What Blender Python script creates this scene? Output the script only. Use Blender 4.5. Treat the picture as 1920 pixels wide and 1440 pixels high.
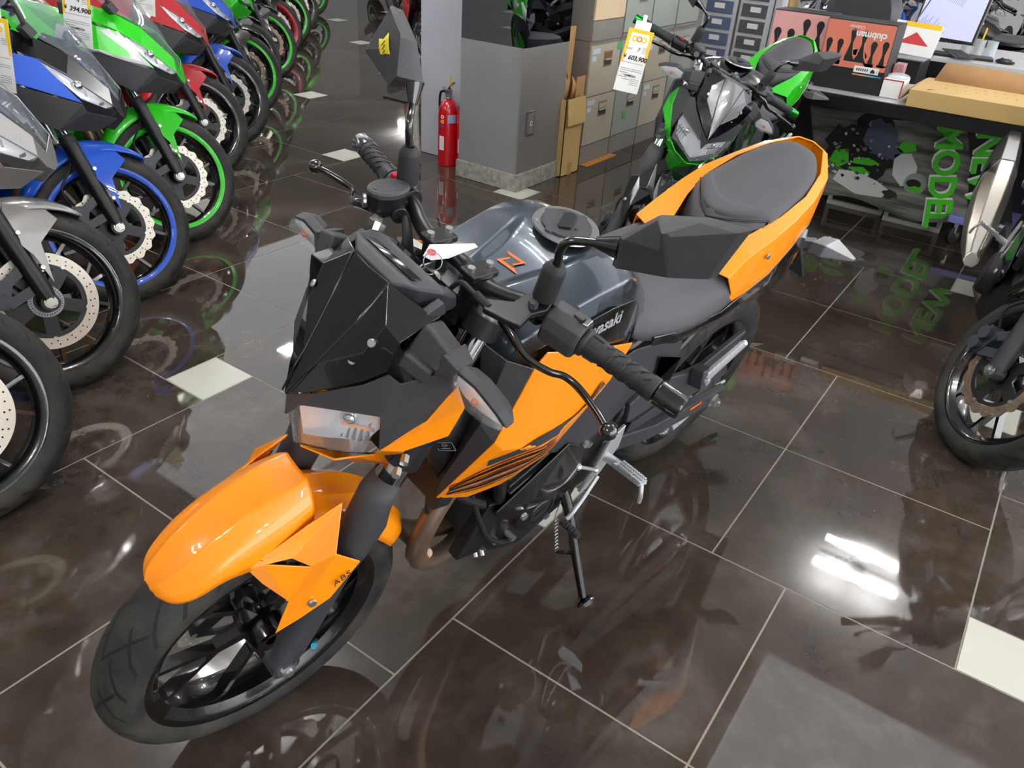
import bpy, bmesh, math, random
from math import sin, cos, pi, radians, atan2, sqrt
from mathutils import Vector, Matrix, Euler
from mathutils.bvhtree import BVHTree
random.seed(4)
for o in list(bpy.data.objects): bpy.data.objects.remove(o)
SC = bpy.context.scene
COL = SC.collection

# ------------------------------------------------------------------ camera, world, exposure
cam_d = bpy.data.cameras.new('camera'); cam = bpy.data.objects.new('camera', cam_d); COL.objects.link(cam)
cam_d.sensor_width = 36.0; cam_d.lens = 36.0*1463/1920; cam_d.clip_start = .02; cam_d.clip_end = 100
RT = Vector((-0.57538986, 0.81549791, 0.06236717)); UP = Vector((-0.40004024, -0.34712533, 0.84821684)); FW = Vector((-0.71336829, -0.46310599, -0.52596438))
cam.matrix_world = Matrix(((RT.x, UP.x, -FW.x, 0), (RT.y, UP.y, -FW.y, 0), (RT.z, UP.z, -FW.z, 1.44), (0, 0, 0, 1)))
SC.camera = cam
SC.view_settings.view_transform = 'Standard'; SC.view_settings.look = 'None'
SC.view_settings.exposure = 0.22; SC.view_settings.gamma = 1.0; SC.view_settings.use_curve_mapping = False
W = bpy.data.worlds.new('world'); SC.world = W; W.use_nodes = True
W.node_tree.nodes['Background'].inputs[0].default_value = (.95, .96, 1, 1)
W.node_tree.nodes['Background'].inputs[1].default_value = 5.0
TUBE_POWER = 85.0
BAY = 1.15
CEIL = 3.05

# ------------------------------------------------------------------ materials
def lin(h):
    if isinstance(h, str):
        h = h.lstrip('#'); c = [int(h[i:i+2], 16)/255 for i in (0, 2, 4)]
    else: c = [v/255 for v in h]
    return tuple(v/12.92 if v <= .04045 else ((v+.055)/1.055)**2.4 for v in c)+(1,)
MATS = {}
def mat(name, col, rough=.5, metal=0, coat=0, spec=.5, bump=0, bscale=200, var=0, vscale=8, emit=0, alpha=1, trans=0, flake=0, ior=1.5, crough=.03):
    if name in MATS: return MATS[name]
    m = bpy.data.materials.new(name); m.use_nodes = True; MATS[name] = m
    nt = m.node_tree; b = nt.nodes['Principled BSDF']; c = lin(col)
    b.inputs['Base Color'].default_value = c; b.inputs['Roughness'].default_value = rough
    b.inputs['Metallic'].default_value = metal; b.inputs['Coat Weight'].default_value = coat
    b.inputs['Coat Roughness'].default_value = crough; b.inputs['Specular IOR Level'].default_value = spec
    b.inputs['IOR'].default_value = ior
    if trans: b.inputs['Transmission Weight'].default_value = trans
    if alpha < 1: b.inputs['Alpha'].default_value = alpha
    if emit:
        b.inputs['Emission Color'].default_value = c; b.inputs['Emission Strength'].default_value = emit
    tc = nt.nodes.new('ShaderNodeTexCoord')
    if var:
        n = nt.nodes.new('ShaderNodeTexNoise'); n.inputs['Scale'].default_value = vscale; n.inputs['Detail'].default_value = 6
        r = nt.nodes.new('ShaderNodeValToRGB'); r.color_ramp.elements[0].position = .3; r.color_ramp.elements[1].position = .7
        r.color_ramp.elements[0].color = tuple(v*(1-var) for v in c[:3])+(1,); r.color_ramp.elements[1].color = tuple(min(1, v*(1+var)) for v in c[:3])+(1,)
        nt.links.new(tc.outputs['Object'], n.inputs['Vector']); nt.links.new(n.outputs['Fac'], r.inputs['Fac']); nt.links.new(r.outputs['Color'], b.inputs['Base Color'])
    if flake:
        v = nt.nodes.new('ShaderNodeTexVoronoi'); v.inputs['Scale'].default_value = 900
        r = nt.nodes.new('ShaderNodeMapRange'); r.inputs['From Min'].default_value = 0; r.inputs['From Max'].default_value = 1
        r.inputs['To Min'].default_value = rough-.08; r.inputs['To Max'].default_value = rough+.12
        sp = nt.nodes.new('ShaderNodeSeparateColor'); nt.links.new(tc.outputs['Object'], v.inputs['Vector'])
        nt.links.new(v.outputs['Color'], sp.inputs[0]); nt.links.new(sp.outputs[0], r.inputs['Value']); nt.links.new(r.outputs[0], b.inputs['Roughness'])
    if bump:
        n = nt.nodes.new('ShaderNodeTexNoise'); n.inputs['Scale'].default_value = bscale; n.inputs['Detail'].default_value = 3
        bp = nt.nodes.new('ShaderNodeBump'); bp.inputs['Strength'].default_value = bump; bp.inputs['Distance'].default_value = .002
        nt.links.new(tc.outputs['Object'], n.inputs['Vector']); nt.links.new(n.outputs['Fac'], bp.inputs['Height']); nt.links.new(bp.outputs['Normal'], b.inputs['Normal'])
    return m
def paint(name, col, metal=0): return mat('paint_'+name, col, rough=.4, metal=metal, coat=.7, flake=0, spec=.4)
M_ORANGE = paint('orange', '#fd9300')
M_GREEN = paint('green', '#1fbf05'); M_BLUE = paint('blue', '#0a4fc0'); M_RED = paint('red', '#b00a18'); M_WHITE = paint('white', '#e6e6ea')
M_GLOSS = mat('gloss_black', '#060607', rough=.2, coat=1); M_NAVY = mat('gloss_blue_black', '#05070d', rough=.15, coat=1)
M_TANK = mat('metallic_graphite', '#3a444d', rough=.38, metal=.75, coat=1, flake=1)
M_SILVERP = mat('metallic_silver_paint', '#9b9997', rough=.35, metal=.6, coat=1, flake=1)
M_TEX = mat('textured_black_plastic', '#37373a', rough=.52, bump=.35, bscale=900)
M_PLAST = mat('dark_grey_plastic', '#34363a', rough=.5, bump=.15, bscale=700)
M_BLACK = mat('satin_black', '#131316', rough=.38)
M_MATTE = mat('matte_black', '#0d0d0f', rough=.7)
M_RUB = mat('grip_rubber', '#202124', rough=.6, bump=.1, bscale=600)
M_SEAT = mat('seat_vinyl', '#46464a', rough=.62, bump=.25, bscale=1400)
M_CHROME = mat('chrome', '#d8dade', rough=.08, metal=1); M_STEEL = mat('brushed_steel', '#b4b6b8', rough=.32, metal=1)
M_BOLT = mat('bolt_steel', '#c9cac4', rough=.3, metal=.9); M_ALU = mat('cast_aluminium', '#9a9da0', rough=.42, metal=.85)
M_DISC = mat('disc_steel', '#cfc9bb', rough=.33, metal=.7); M_DISCR = mat('rusty_disc', '#8d7a68', rough=.45, metal=.6, var=.25, vscale=30)
M_EXH = mat('exhaust_steel', '#7a6a5c', rough=.35, metal=.9, var=.35, vscale=14)
M_EXHD = mat('exhaust_heat_tinted', '#85705e', rough=.38, metal=.6, var=.3, vscale=10)
M_ENG = mat('engine_black', '#17181a', rough=.45, bump=.1, bscale=500)
M_FRAME = mat('frame_black', '#1d1e21', rough=.4)
M_CASE = mat('grey_case', '#3b4046', rough=.5)
M_CHAIN = mat('chain_brass', '#8f7b4c', rough=.4, metal=.9)
M_REFL = mat('lamp_reflector', '#e4e8ee', rough=.2, metal=.35, bump=.8, bscale=45)
M_LENS = mat('clear_lens', '#eef2f5', rough=.03, alpha=.09, coat=1)
M_TINT = mat('smoked_screen', '#2a2e33', rough=.03, trans=.85, ior=1.3)
M_CLEARS = mat('clear_windscreen', '#8f9aa2', rough=.02, alpha=.20, coat=1)
M_AMBER = mat('amber_bulb', '#b5622c', rough=.3)
M_MIRG = mat('mirror_glass', '#e8eaec', rough=.01, metal=1)
M_YEL = mat('yellow_tape', '#e3d72c', rough=.6); M_WHITEP = mat('white_paper', '#f1f1ee', rough=.6); M_INK = mat('black_ink', '#15151a', rough=.6)
M_LOGO = mat('logo_orange', '#f0660a', rough=.4); M_GREYLOGO = mat('logo_grey', '#9b9da0', rough=.4)
M_TAGY = mat('tag_yellow', '#f2c81c', rough=.6)
M_TEAL = mat('teal_cap', '#0c8fa6', rough=.4); M_REDP = mat('red_plastic', '#c01020', rough=.4)
M_DKRED = mat('deep_red_paint', '#7a0614', rough=.3, coat=1)

def tyre_mat():
    m = mat('tyre_rubber', '#232323', rough=.7); nt = m.node_tree; b = nt.nodes['Principled BSDF']
    N = nt.nodes; L = nt.links
    def M(op, a, b2=None, c=None):
        n = N.new('ShaderNodeMath'); n.operation = op
        for i, v in enumerate((a, b2, c)):
            if v is None: continue
            if isinstance(v, (int, float)): n.inputs[i].default_value = v
            else: L.new(v, n.inputs[i])
        return n.outputs[0]
    tc = N.new('ShaderNodeTexCoord'); s = N.new('ShaderNodeSeparateXYZ'); L.new(tc.outputs['Object'], s.inputs[0])
    x, y, z = s.outputs
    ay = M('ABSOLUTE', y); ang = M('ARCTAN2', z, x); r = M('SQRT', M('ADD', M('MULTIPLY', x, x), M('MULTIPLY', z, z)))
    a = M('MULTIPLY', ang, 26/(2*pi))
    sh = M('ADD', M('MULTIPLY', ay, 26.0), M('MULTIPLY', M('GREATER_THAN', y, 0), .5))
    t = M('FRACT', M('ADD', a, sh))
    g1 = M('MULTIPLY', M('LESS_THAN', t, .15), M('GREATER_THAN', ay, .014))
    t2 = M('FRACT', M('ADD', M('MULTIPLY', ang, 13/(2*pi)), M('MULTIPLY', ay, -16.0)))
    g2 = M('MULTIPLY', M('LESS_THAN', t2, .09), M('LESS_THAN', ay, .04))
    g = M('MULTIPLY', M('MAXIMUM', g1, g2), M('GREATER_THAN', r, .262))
    rings = M('MULTIPLY', M('LESS_THAN', M('ABSOLUTE', M('SUBTRACT', r, .243)), .0009), 1.0)
    h = M('SUBTRACT', 1.0, M('MAXIMUM', g, rings))
    bp = N.new('ShaderNodeBump'); bp.inputs['Strength'].default_value = .9; bp.inputs['Distance'].default_value = .004
    nz = N.new('ShaderNodeTexNoise'); nz.inputs['Scale'].default_value = 14; nz.inputs['Detail'].default_value = 5; L.new(tc.outputs['Object'], nz.inputs['Vector'])
    L.new(M('ADD', h, M('MULTIPLY', nz.outputs[0], .1)), bp.inputs['Height']); L.new(bp.outputs[0], b.inputs['Normal'])
    cr = N.new('ShaderNodeValToRGB'); cr.color_ramp.elements[0].color = lin('#19191a'); cr.color_ramp.elements[1].color = lin('#3c3932')
    cr.color_ramp.elements[0].position = .35; cr.color_ramp.elements[1].position = .75
    L.new(nz.outputs[0], cr.inputs[0])
    mx = N.new('ShaderNodeMix'); mx.data_type = 'RGBA'; L.new(g, mx.inputs[0]); L.new(cr.outputs[0], mx.inputs[6]); mx.inputs[7].default_value = (.003, .003, .003, 1)  # shade inside the tread grooves is painted in as near-black colour
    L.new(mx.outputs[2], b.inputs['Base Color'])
    return m
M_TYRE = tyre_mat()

# ------------------------------------------------------------------ mesh helpers
def V(*a): return Vector(a)
def sgn(v): return 1 if v > 0 else -1
def crom(pts, k):
    """Catmull-Rom resample of a list of tuples."""
    if k <= 1 or len(pts) < 3: return [tuple(p) for p in pts]
    out = []; P = [tuple(p) for p in pts]; n = len(P)
    for i in range(n-1):
        p0 = P[max(i-1, 0)]; p1 = P[i]; p2 = P[i+1]; p3 = P[min(i+2, n-1)]
        for j in range(k):
            t = j/k
            out.append(tuple(.5*((2*b)+(c-a)*t+(2*a-5*b+4*c-d)*t*t+(3*b-a-3*c+d)*t*t*t) for a, b, c, d in zip(p0, p1, p2, p3)))
    out.append(P[-1]); return out
class G:
    def __init__(s): s.v = []; s.f = []; s.m = []; s.cur = 0
    def add(s, vs, fs):
        o = len(s.v); s.v += [tuple(v) for v in vs]; s.f += [tuple(i+o for i in f) for f in fs]; s.m += [s.cur]*len(fs); return s
    def box(s, c, d, R=None):
        x, y, z = [k/2 for k in d]; R = R or Matrix.Identity(3)
        vs = [Vector(c)+R@Vector((a*x, b*y, e*z)) for a in (-1, 1) for b in (-1, 1) for e in (-1, 1)]
        return s.add(vs, [(0, 1, 3, 2), (4, 6, 7, 5), (0, 4, 5, 1), (2, 3, 7, 6), (0, 2, 6, 4), (1, 5, 7, 3)])
    def beam(s, a, b, w, h, w2=None, h2=None, up=(0, 0, 1)):
        a = Vector(a); b = Vector(b); d = (b-a).normalized(); sd = d.cross(Vector(up))
        if sd.length < 1e-4: sd = d.cross(Vector((0, 1, 0)))
        sd.normalize(); u = sd.cross(d); w2 = w if w2 is None else w2; h2 = h if h2 is None else h2
        vs = [a+sd*x*w/2+u*y*h/2 for x, y in ((-1, -1), (1, -1), (1, 1), (-1, 1))]+[b+sd*x*w2/2+u*y*h2/2 for x, y in ((-1, -1), (1, -1), (1, 1), (-1, 1))]
        return s.add(vs, [(3, 2, 1, 0), (4, 5, 6, 7), (0, 1, 5, 4), (1, 2, 6, 5), (2, 3, 7, 6), (3, 0, 4, 7)])
    def tube(s, path, r, n=12, k=1, closed=False, caps=True, flat=1.0):
        rr = r if isinstance(r, (list, tuple)) else [r]*len(path)
        P = crom([tuple(p)+(q,) for p, q in zip(path, rr)], k) if not closed else [tuple(p)+(q,) for p, q in zip(path, rr)]
        pts = [Vector(p[:3]) for p in P]; rad = [p[3] for p in P]; N = len(pts); rings = []; prev = None
        for i in range(N):
            if closed: d = pts[(i+1) % N]-pts[i-1]
            else: d = pts[min(i+1, N-1)]-pts[max(i-1, 0)]
            d.normalize()
            if prev is None:
                a = Vector((0, 0, 1)) if abs(d.z) < .9 else Vector((0, 1, 0)); prev = (a-d*a.dot(d)).normalized()
            else: prev = (prev-d*prev.dot(d)).normalized()
            b = d.cross(prev); rings.append([pts[i]+(prev*cos(2*pi*j/n)+b*sin(2*pi*j/n)*flat)*rad[i] for j in range(n)])
        return s.loft(rings, closed, caps)
    def loft(s, rings, closed=False, caps=True, open_ring=False):
        n = len(rings[0]); N = len(rings); vs = [v for r in rings for v in r]; fs = []
        for i in range(N if closed else N-1):
            a = i*n; b = ((i+1) % N)*n
            for j in range(n-1 if open_ring else n):
                k = (j+1) % n; fs.append((a+j, a+k, b+k, b+j))
        if caps and not closed and not open_ring: fs += [tuple(range(n))[::-1], tuple(range((N-1)*n, N*n))]
        return s.add(vs, fs)
    def lathe(s, prof, c, ax, n=32, a0=0, a1=2*pi, closedprof=False):
        ax = Vector(ax).normalized(); t = Vector((0, 0, 1)) if abs(ax.z) < .9 else Vector((1, 0, 0)); u = (t-ax*t.dot(ax)).normalized(); w = ax.cross(u); c = Vector(c)
        full = abs(a1-a0-2*pi) < 1e-6; N = n if full else n+1; m = len(prof); vs = []; fs = []
        for i in range(N):
            a = a0+(a1-a0)*i/n; d = u*cos(a)+w*sin(a); vs += [c+d*r+ax*h for r, h in prof]
        for i in range(n):
            p = i*m; q = ((i+1) % N)*m
            for j in range(m if closedprof else m-1):
                k = (j+1) % m; fs.append((p+j, q+j, q+k, p+k))
        return s.add(vs, fs)
    def cyl(s, a, b, r, r2=None, n=20):
        a = Vector(a); b = Vector(b); L = (b-a).length; r2 = r if r2 is None else r2
        return s.lathe([(0, 0), (r, 0), (r2, L), (0, L)], a, b-a, n)
    def ball(s, c, r, sc=(1, 1, 1), n=16):
        vs = []; m = n//2
        for i in range(m+1):
            for j in range(n):
                a = pi*i/m; b = 2*pi*j/n; vs.append((c[0]+r*sc[0]*sin(a)*cos(b), c[1]+r*sc[1]*sin(a)*sin(b), c[2]+r*sc[2]*cos(a)))
        return s.add(vs, [(i*n+j, (i+1)*n+j, (i+1)*n+(j+1) % n, i*n+(j+1) % n) for i in range(m) for j in range(n)])
    def prism(s, poly, org, u, w, t):
        """polygon (2D) in plane org+u*a+w*b extruded by vector t (centred)."""
        org = Vector(org); u = Vector(u); w = Vector(w); t = Vector(t); n = len(poly)
        vs = [org+u*a+w*b-t/2 for a, b in poly]+[org+u*a+w*b+t/2 for a, b in poly]
        return s.add(vs, [tuple(range(n))[::-1], tuple(range(n, 2*n))]+[(i, (i+1) % n, n+(i+1) % n, n+i) for i in range(n)])
    def mirror(s):
        """mirror what is in the mesh across y=0 (adds the other side)."""
        n = len(s.v); m = list(zip(s.f, s.m)); s.v += [(x, -y, z) for x, y, z in s.v]
        for f, mi in m: s.f.append(tuple(i+n for i in f)[::-1]); s.m.append(mi)
        return s
    def xf(s, M):
        s.v = [tuple(M@Vector(v)) for v in s.v]; return s
def to_mesh(g, name, mats, merge=True, angle=32):
    me = bpy.data.meshes.new(name); me.from_pydata([tuple(v) for v in g.v], [], g.f)
    me.polygons.foreach_set('material_index', g.m)
    bm = bmesh.new(); bm.from_mesh(me)
    if merge: bmesh.ops.remove_doubles(bm, verts=bm.verts, dist=1e-5)
    bmesh.ops.dissolve_degenerate(bm, edges=bm.edges, dist=1e-6)
    bmesh.ops.recalc_face_normals(bm, faces=bm.faces)
    bm.to_mesh(me); bm.free()
    for m in (mats if isinstance(mats, (list, tuple)) else [mats]): me.materials.append(m)
    me.polygons.foreach_set('use_smooth', [True]*len(me.polygons))
    if angle is not None: me.set_sharp_from_angle(angle=radians(angle))
    return me
def obj(name, g, mats, parent=None, M=None, bevel=0, sub=0, solid=0, angle=32, segs=2, label=None, off=0, merge=True):
    me = g if isinstance(g, bpy.types.Mesh) else to_mesh(g, name, mats, merge=merge, angle=None if (sub and not bevel) else angle)
    o = bpy.data.objects.new(name, me); COL.objects.link(o)
    if parent: o.parent = parent
    if M is not None: o.matrix_basis = M
    if sub:
        md = o.modifiers.new('sub', 'SUBSURF'); md.levels = sub; md.render_levels = sub
    if solid:
        md = o.modifiers.new('solid', 'SOLIDIFY'); md.thickness = solid; md.offset = off
    if bevel:
        md = o.modifiers.new('bevel', 'BEVEL'); md.width = bevel; md.segments = segs; md.limit_method = 'ANGLE'; md.angle_limit = radians(18); md.harden_normals = True
    if label: o['label'] = label
    return o
def comps(g):
    """the separate pieces of a G (pieces whose boxes touch stay together)."""
    n = len(g.v); p = list(range(n))
    def f(i):
        while p[i] != i: p[i] = p[p[i]]; i = p[i]
        return i
    for fc in g.f:
        for i in fc[1:]: p[f(i)] = f(fc[0])
    cl = {}
    for k, fc in enumerate(g.f): cl.setdefault(f(fc[0]), []).append(k)
    bx = []
    for r, fs in cl.items():
        vs = [g.v[i] for k in fs for i in g.f[k]]; bx.append([[min(v[i] for v in vs)-.0006 for i in range(3)], [max(v[i] for v in vs)+.0006 for i in range(3)], fs])
    ch = True
    while ch:
        ch = False; out = []
        for b in bx:
            for o in out:
                if all(b[0][i] <= o[1][i] and o[0][i] <= b[1][i] for i in range(3)):
                    o[0] = [min(x, y) for x, y in zip(o[0], b[0])]; o[1] = [max(x, y) for x, y in zip(o[1], b[1])]; o[2] += b[2]; ch = True; break
            else: out.append(b)
        bx = out
    res = []
    for b in bx:
        h = G(); ix = {}
        for k in b[2]:
            for i in g.f[k]:
                if i not in ix: ix[i] = len(h.v); h.v.append(g.v[i])
            h.f.append(tuple(ix[i] for i in g.f[k])); h.m.append(g.m[k])
        res.append(h)
    return res
def objs(name, g, mats, parent=None, M=None, key=None, **k):
    """one object per separate piece (bolts, clamps, mirrors)."""
    me = cached(key, lambda: [to_mesh(h, name, mats) for h in comps(g() if callable(g) else g)]) if key else [to_mesh(h, name, mats) for h in comps(g() if callable(g) else g)]
    return [obj(name, m, mats, parent, M, **k) for m in me]
CACHE = {}
def cached(key, fn):
    if key not in CACHE: CACHE[key] = fn()
    return CACHE[key]
def tag(o, label, cat, group=None, kind=None):
    if kind: o['kind'] = kind
    if label: o['label'] = label
    if cat: o['category'] = cat
    if group: o['group'] = group
    return o
def thing(name, label, cat, loc=(0, 0, 0), rotz=0, group=None, R=None, s=1.0):
    o = bpy.data.objects.new(name, None); COL.objects.link(o); o.empty_display_size = .1
    o.location = loc
    o.rotation_euler = R.to_euler() if R is not None else (0, 0, rotz); o.scale = (s, s, s)
    return tag(o, label, cat, group)
def struct(name, g, mats, **k):
    o = obj(name, g, mats, **k); o['kind'] = 'structure'; return o
def curve_mesh(name, outlines, thick, m, res=1):
    """flat shape with holes (outlines of (x,y)), extruded +-thick/2 in z."""
    cu = bpy.data.curves.new(name, 'CURVE'); cu.dimensions = '2D'; cu.fill_mode = 'BOTH'; cu.extrude = thick/2
    for ol in outlines:
        sp = cu.splines.new('POLY'); sp.points.add(len(ol)-1); sp.use_cyclic_u = True
        for p, (x, y) in zip(sp.points, ol): p.co = (x, y, 0, 1)
    o = bpy.data.objects.new(name, cu); me = bpy.data.meshes.new_from_object(o); bpy.data.objects.remove(o)
    me.materials.clear(); me.materials.append(m)
    return me
def text_mesh(s, size, m, thick=.0004, shear=0, align='CENTER', space=1.0, bold=0):
    cu = bpy.data.curves.new('text', 'FONT'); cu.body = s; cu.size = size; cu.extrude = thick; cu.shear = shear; cu.align_x = align; cu.align_y = 'CENTER'; cu.space_character = space; cu.offset = bold; cu.resolution_u = 3
    o = bpy.data.objects.new('text', cu); me = bpy.data.meshes.new_from_object(o); bpy.data.objects.remove(o)
    me.materials.clear(); me.materials.append(m); return me
def frame(org, xd, yd):
    x = Vector(xd).normalized(); y = Vector(yd); y = (y-x*y.dot(x)).normalized(); z = x.cross(y)
    return Matrix(((x.x, y.x, z.x, org[0]), (x.y, y.y, z.y, org[1]), (x.z, y.z, z.z, org[2]), (0, 0, 0, 1)))
def circ(r, n=16, cx=0, cy=0, ph=0): return [(cx+r*cos(2*pi*i/n+ph), cy+r*sin(2*pi*i/n+ph)) for i in range(n)]
def decal(bvh, top, bot, off, k=6, side=1, n=1, lift_axis=None):
    """strip between two xz polylines projected on a bvh along y (side=+1: from the left)."""
    a = crom(top, k) if len(top) > 2 else [tuple(top[0][i]+(top[1][i]-top[0][i])*t/(k*2) for i in (0, 1)) for t in range(k*2+1)]
    b = crom(bot, k) if len(bot) > 2 else [tuple(bot[0][i]+(bot[1][i]-bot[0][i])*t/(k*2) for i in (0, 1)) for t in range(k*2+1)]
    m = min(len(a), len(b)); rows = []
    def samp(L, t):
        x = t*(len(L)-1); i = min(int(x), len(L)-2); f = x-i; return tuple(L[i][q]*(1-f)+L[i+1][q]*f for q in (0, 1))
    for i in range(m):
        pa, pb = samp(a, i/(m-1)), samp(b, i/(m-1)); row = []
        for j in range(n+1):
            x = pa[0]+(pb[0]-pa[0])*j/n; z = pa[1]+(pb[1]-pa[1])*j/n
            h = bvh.ray_cast(Vector((x, side*1.0, z)), Vector((0, -side, 0)))
            if h[0] is None: row.append(None); continue
            nn = h[1] if h[1].y*side > 0 else -h[1]
            row.append(h[0]+nn*off)
        rows.append(row)
    g = G()
    for i in range(m-1):
        for j in range(n):
            q = [rows[i][j], rows[i][j+1], rows[i+1][j+1], rows[i+1][j]]
            if all(p is not None for p in q): g.add(q, [(0, 1, 2, 3)])
    return g
# ------------------------------------------------------------------ motorcycle running gear
WB = 1.37; RK = radians(24.5); AX = Vector((-sin(RK), 0, cos(RK))); A0 = Vector((1.462, 0, 0))
I4 = Matrix.Identity(4)
def steer_m(a): return Matrix.Translation(A0) @ Matrix.Rotation(a, 4, AX) @ Matrix.Translation(-A0)
def fx(z): return 1.375-.4557*(z-.293)
XZ = lambda y, ph=0: frame((0, y, 0), (cos(ph), 0, sin(ph)), (-sin(ph), 0, cos(ph)))
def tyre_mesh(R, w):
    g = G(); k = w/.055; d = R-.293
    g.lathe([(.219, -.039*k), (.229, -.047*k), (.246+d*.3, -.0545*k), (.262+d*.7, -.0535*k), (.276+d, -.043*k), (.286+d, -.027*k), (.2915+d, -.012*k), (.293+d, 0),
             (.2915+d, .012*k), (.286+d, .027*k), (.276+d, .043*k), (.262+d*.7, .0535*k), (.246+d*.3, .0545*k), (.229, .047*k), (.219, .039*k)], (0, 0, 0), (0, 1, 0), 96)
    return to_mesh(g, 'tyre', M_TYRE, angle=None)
def rim_mesh(k, m, n=5):
    g = G()
    g.lathe([(r, y*k) for r, y in ((.229, .047), (.230, .043), (.216, .038), (.206, .022), (.206, -.022), (.216, -.038), (.230, -.043), (.229, -.047), (.222, -.047), (.212, -.040), (.200, -.030), (.197, -.012), (.197, .012), (.200, .030), (.212, .040), (.222, .047))], (0, 0, 0), (0, 1, 0), 72, closedprof=True)
    g.lathe([(.012, -.055), (.03, -.055), (.036, -.03), (.042, -.01), (.042, .01), (.036, .03), (.03, .055), (.012, .055)], (0, 0, 0), (0, 1, 0), 28, closedprof=True)
    for i in range(n):
        a = 2*pi*i/n+.35; c = lambda r, t: (r*cos(t), 0, r*sin(t))
        g.beam(c(.034, a), c(.098, a), .030, .026, .022, .016, up=(-sin(a), 0, cos(a)))
        for s in (-1, 1): g.beam(c(.090, a+s*.05), c(.203, a+s*.26), .022, .013, .026, .010, up=(-sin(a), 0, cos(a)))
    return to_mesh(g, 'rim', m, angle=40)
def disc_mesh(R, petal, m):
    N = 144; o = []
    for i in range(N):
        a = 2*pi*i/N; r = R+(-.0035+.0045*cos(a*18) if petal else 0); o.append((r*cos(a), r*sin(a)))
    inn = circ(R-.034, 72)[::-1]; hol = []
    for i in range(36):
        a = 2*pi*i/36
        for r in ((R-.024, R-.012) if i % 2 else (R-.018,)): hol.append(circ(.0028, 6, r*cos(a+.03*(r > R-.02)), r*sin(a+.03*(r > R-.02)))[::-1])
    return curve_mesh('brake_disc', [o, inn]+hol, .004, m)
def carrier_mesh(R, m):
    N = 90; o = []
    for i in range(N):
        a = 2*pi*i/N; r = R-.036+.008*max(0, cos(a*5))**2; o.append((r*cos(a), r*sin(a)))
    hs = []
    for i in range(5):
        a = 2*pi*(i+.5)/5
        hs.append([((R-.048)*cos(a+t), (R-.048)*sin(a+t)) for t in (-.42, -.2, 0, .2, .42)]+[(.052*cos(a+t), .052*sin(a+t)) for t in (.25, 0, -.25)])
    return curve_mesh('disc_carrier', [o, circ(.026, 24)[::-1]]+[h[::-1] for h in hs], .007, m)
def wheel(root, S, name, c, front, sp, lod=0):
    R, w, k = (.293, .055, 1.0) if front else (.314, .070, 1.27)
    M = S @ Matrix.Translation(c) @ Matrix.Rotation(sp.get('wrot', .2), 4, 'Y')
    rm = sp.get('rim', M_GLOSS)
    wo = obj(name, cached(('rim', front, rm.name), lambda: rim_mesh(k, rm)), rm, root, M)
    P = lambda n, me, L=I4, **q: obj(n, me, None, wo, L, **q)
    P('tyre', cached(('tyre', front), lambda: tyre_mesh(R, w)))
    st = sp.get('stripe')
    if st:
        def f():
            g = G()
            for s in (-1, 1): g.lathe([(.2305, s*.0478*k), (.2215, s*.0482*k), (.2115, s*.0408*k)], (0, 0, 0), (0, 1, 0), 72)
            return to_mesh(g, 'rim_stripe', st, angle=None)
        P('rim_stripe', cached(('stripe', front, st.name), f))
    pet = sp.get('petal', True); dm = sp.get('disc', M_DISC); R2 = (.145 if pet else .15) if front else .11
    for sd in ((-1,) if not (front and sp.get('twin')) else (-1, 1)):
        P('brake_disc', cached(('disc', R2, pet, dm.name), lambda: disc_mesh(R2, pet, dm)), XZ(sd*.066))
        P('disc_carrier', cached(('car', R2), lambda: carrier_mesh(R2, M_FRAME)), XZ(sd*.064))
        if lod < 2:
            def f():
                g = G()
                for i in range(5):
                    a = 2*pi*i/5; g.cyl(((R2-.032)*cos(a), -.060, (R2-.032)*sin(a)), ((R2-.032)*cos(a), -.072, (R2-.032)*sin(a)), .0065, n=10)
                return g
            objs('disc_bolt', f, M_BOLT, wo, I4 if sd < 0 else Matrix.Rotation(pi, 4, 'Z'), key=('dbolt', R2))
    if front and lod < 2 and not pet:
        P('abs_ring', cached('absr', lambda: curve_mesh('abs_ring', [circ(.05, 40), circ(.036, 40)[::-1]]+[[(r*cos(2*pi*i/36+d), r*sin(2*pi*i/36+d)) for r, d in ((.040, -.03), (.047, -.03), (.047, .03), (.040, .03))][::-1] for i in range(36)], .003, M_ALU)), XZ(-.069))
    if not front:
        def f():
            g = G(); g.lathe([(.028, .072), (.105, .072), (.105, .079), (.028, .079)], (0, 0, 0), (0, 1, 0), 40, closedprof=True)
            for i in range(40):
                a = 2*pi*i/40; g.box((.108*cos(a), .0755, .108*sin(a)), (.009, .006, .008), Matrix.Rotation(-a, 3, 'Y'))
            return to_mesh(g, 'sprocket', M_STEEL)
        P('sprocket', cached('sprk', f))
    return wo
def torus_bolts(pts, ax, r=.006, h=.005, m=None):
    g = G()
    for p in pts: g.cyl(p, Vector(p)+Vector(ax)*h, r, r*.85, 12)
    return g
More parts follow.
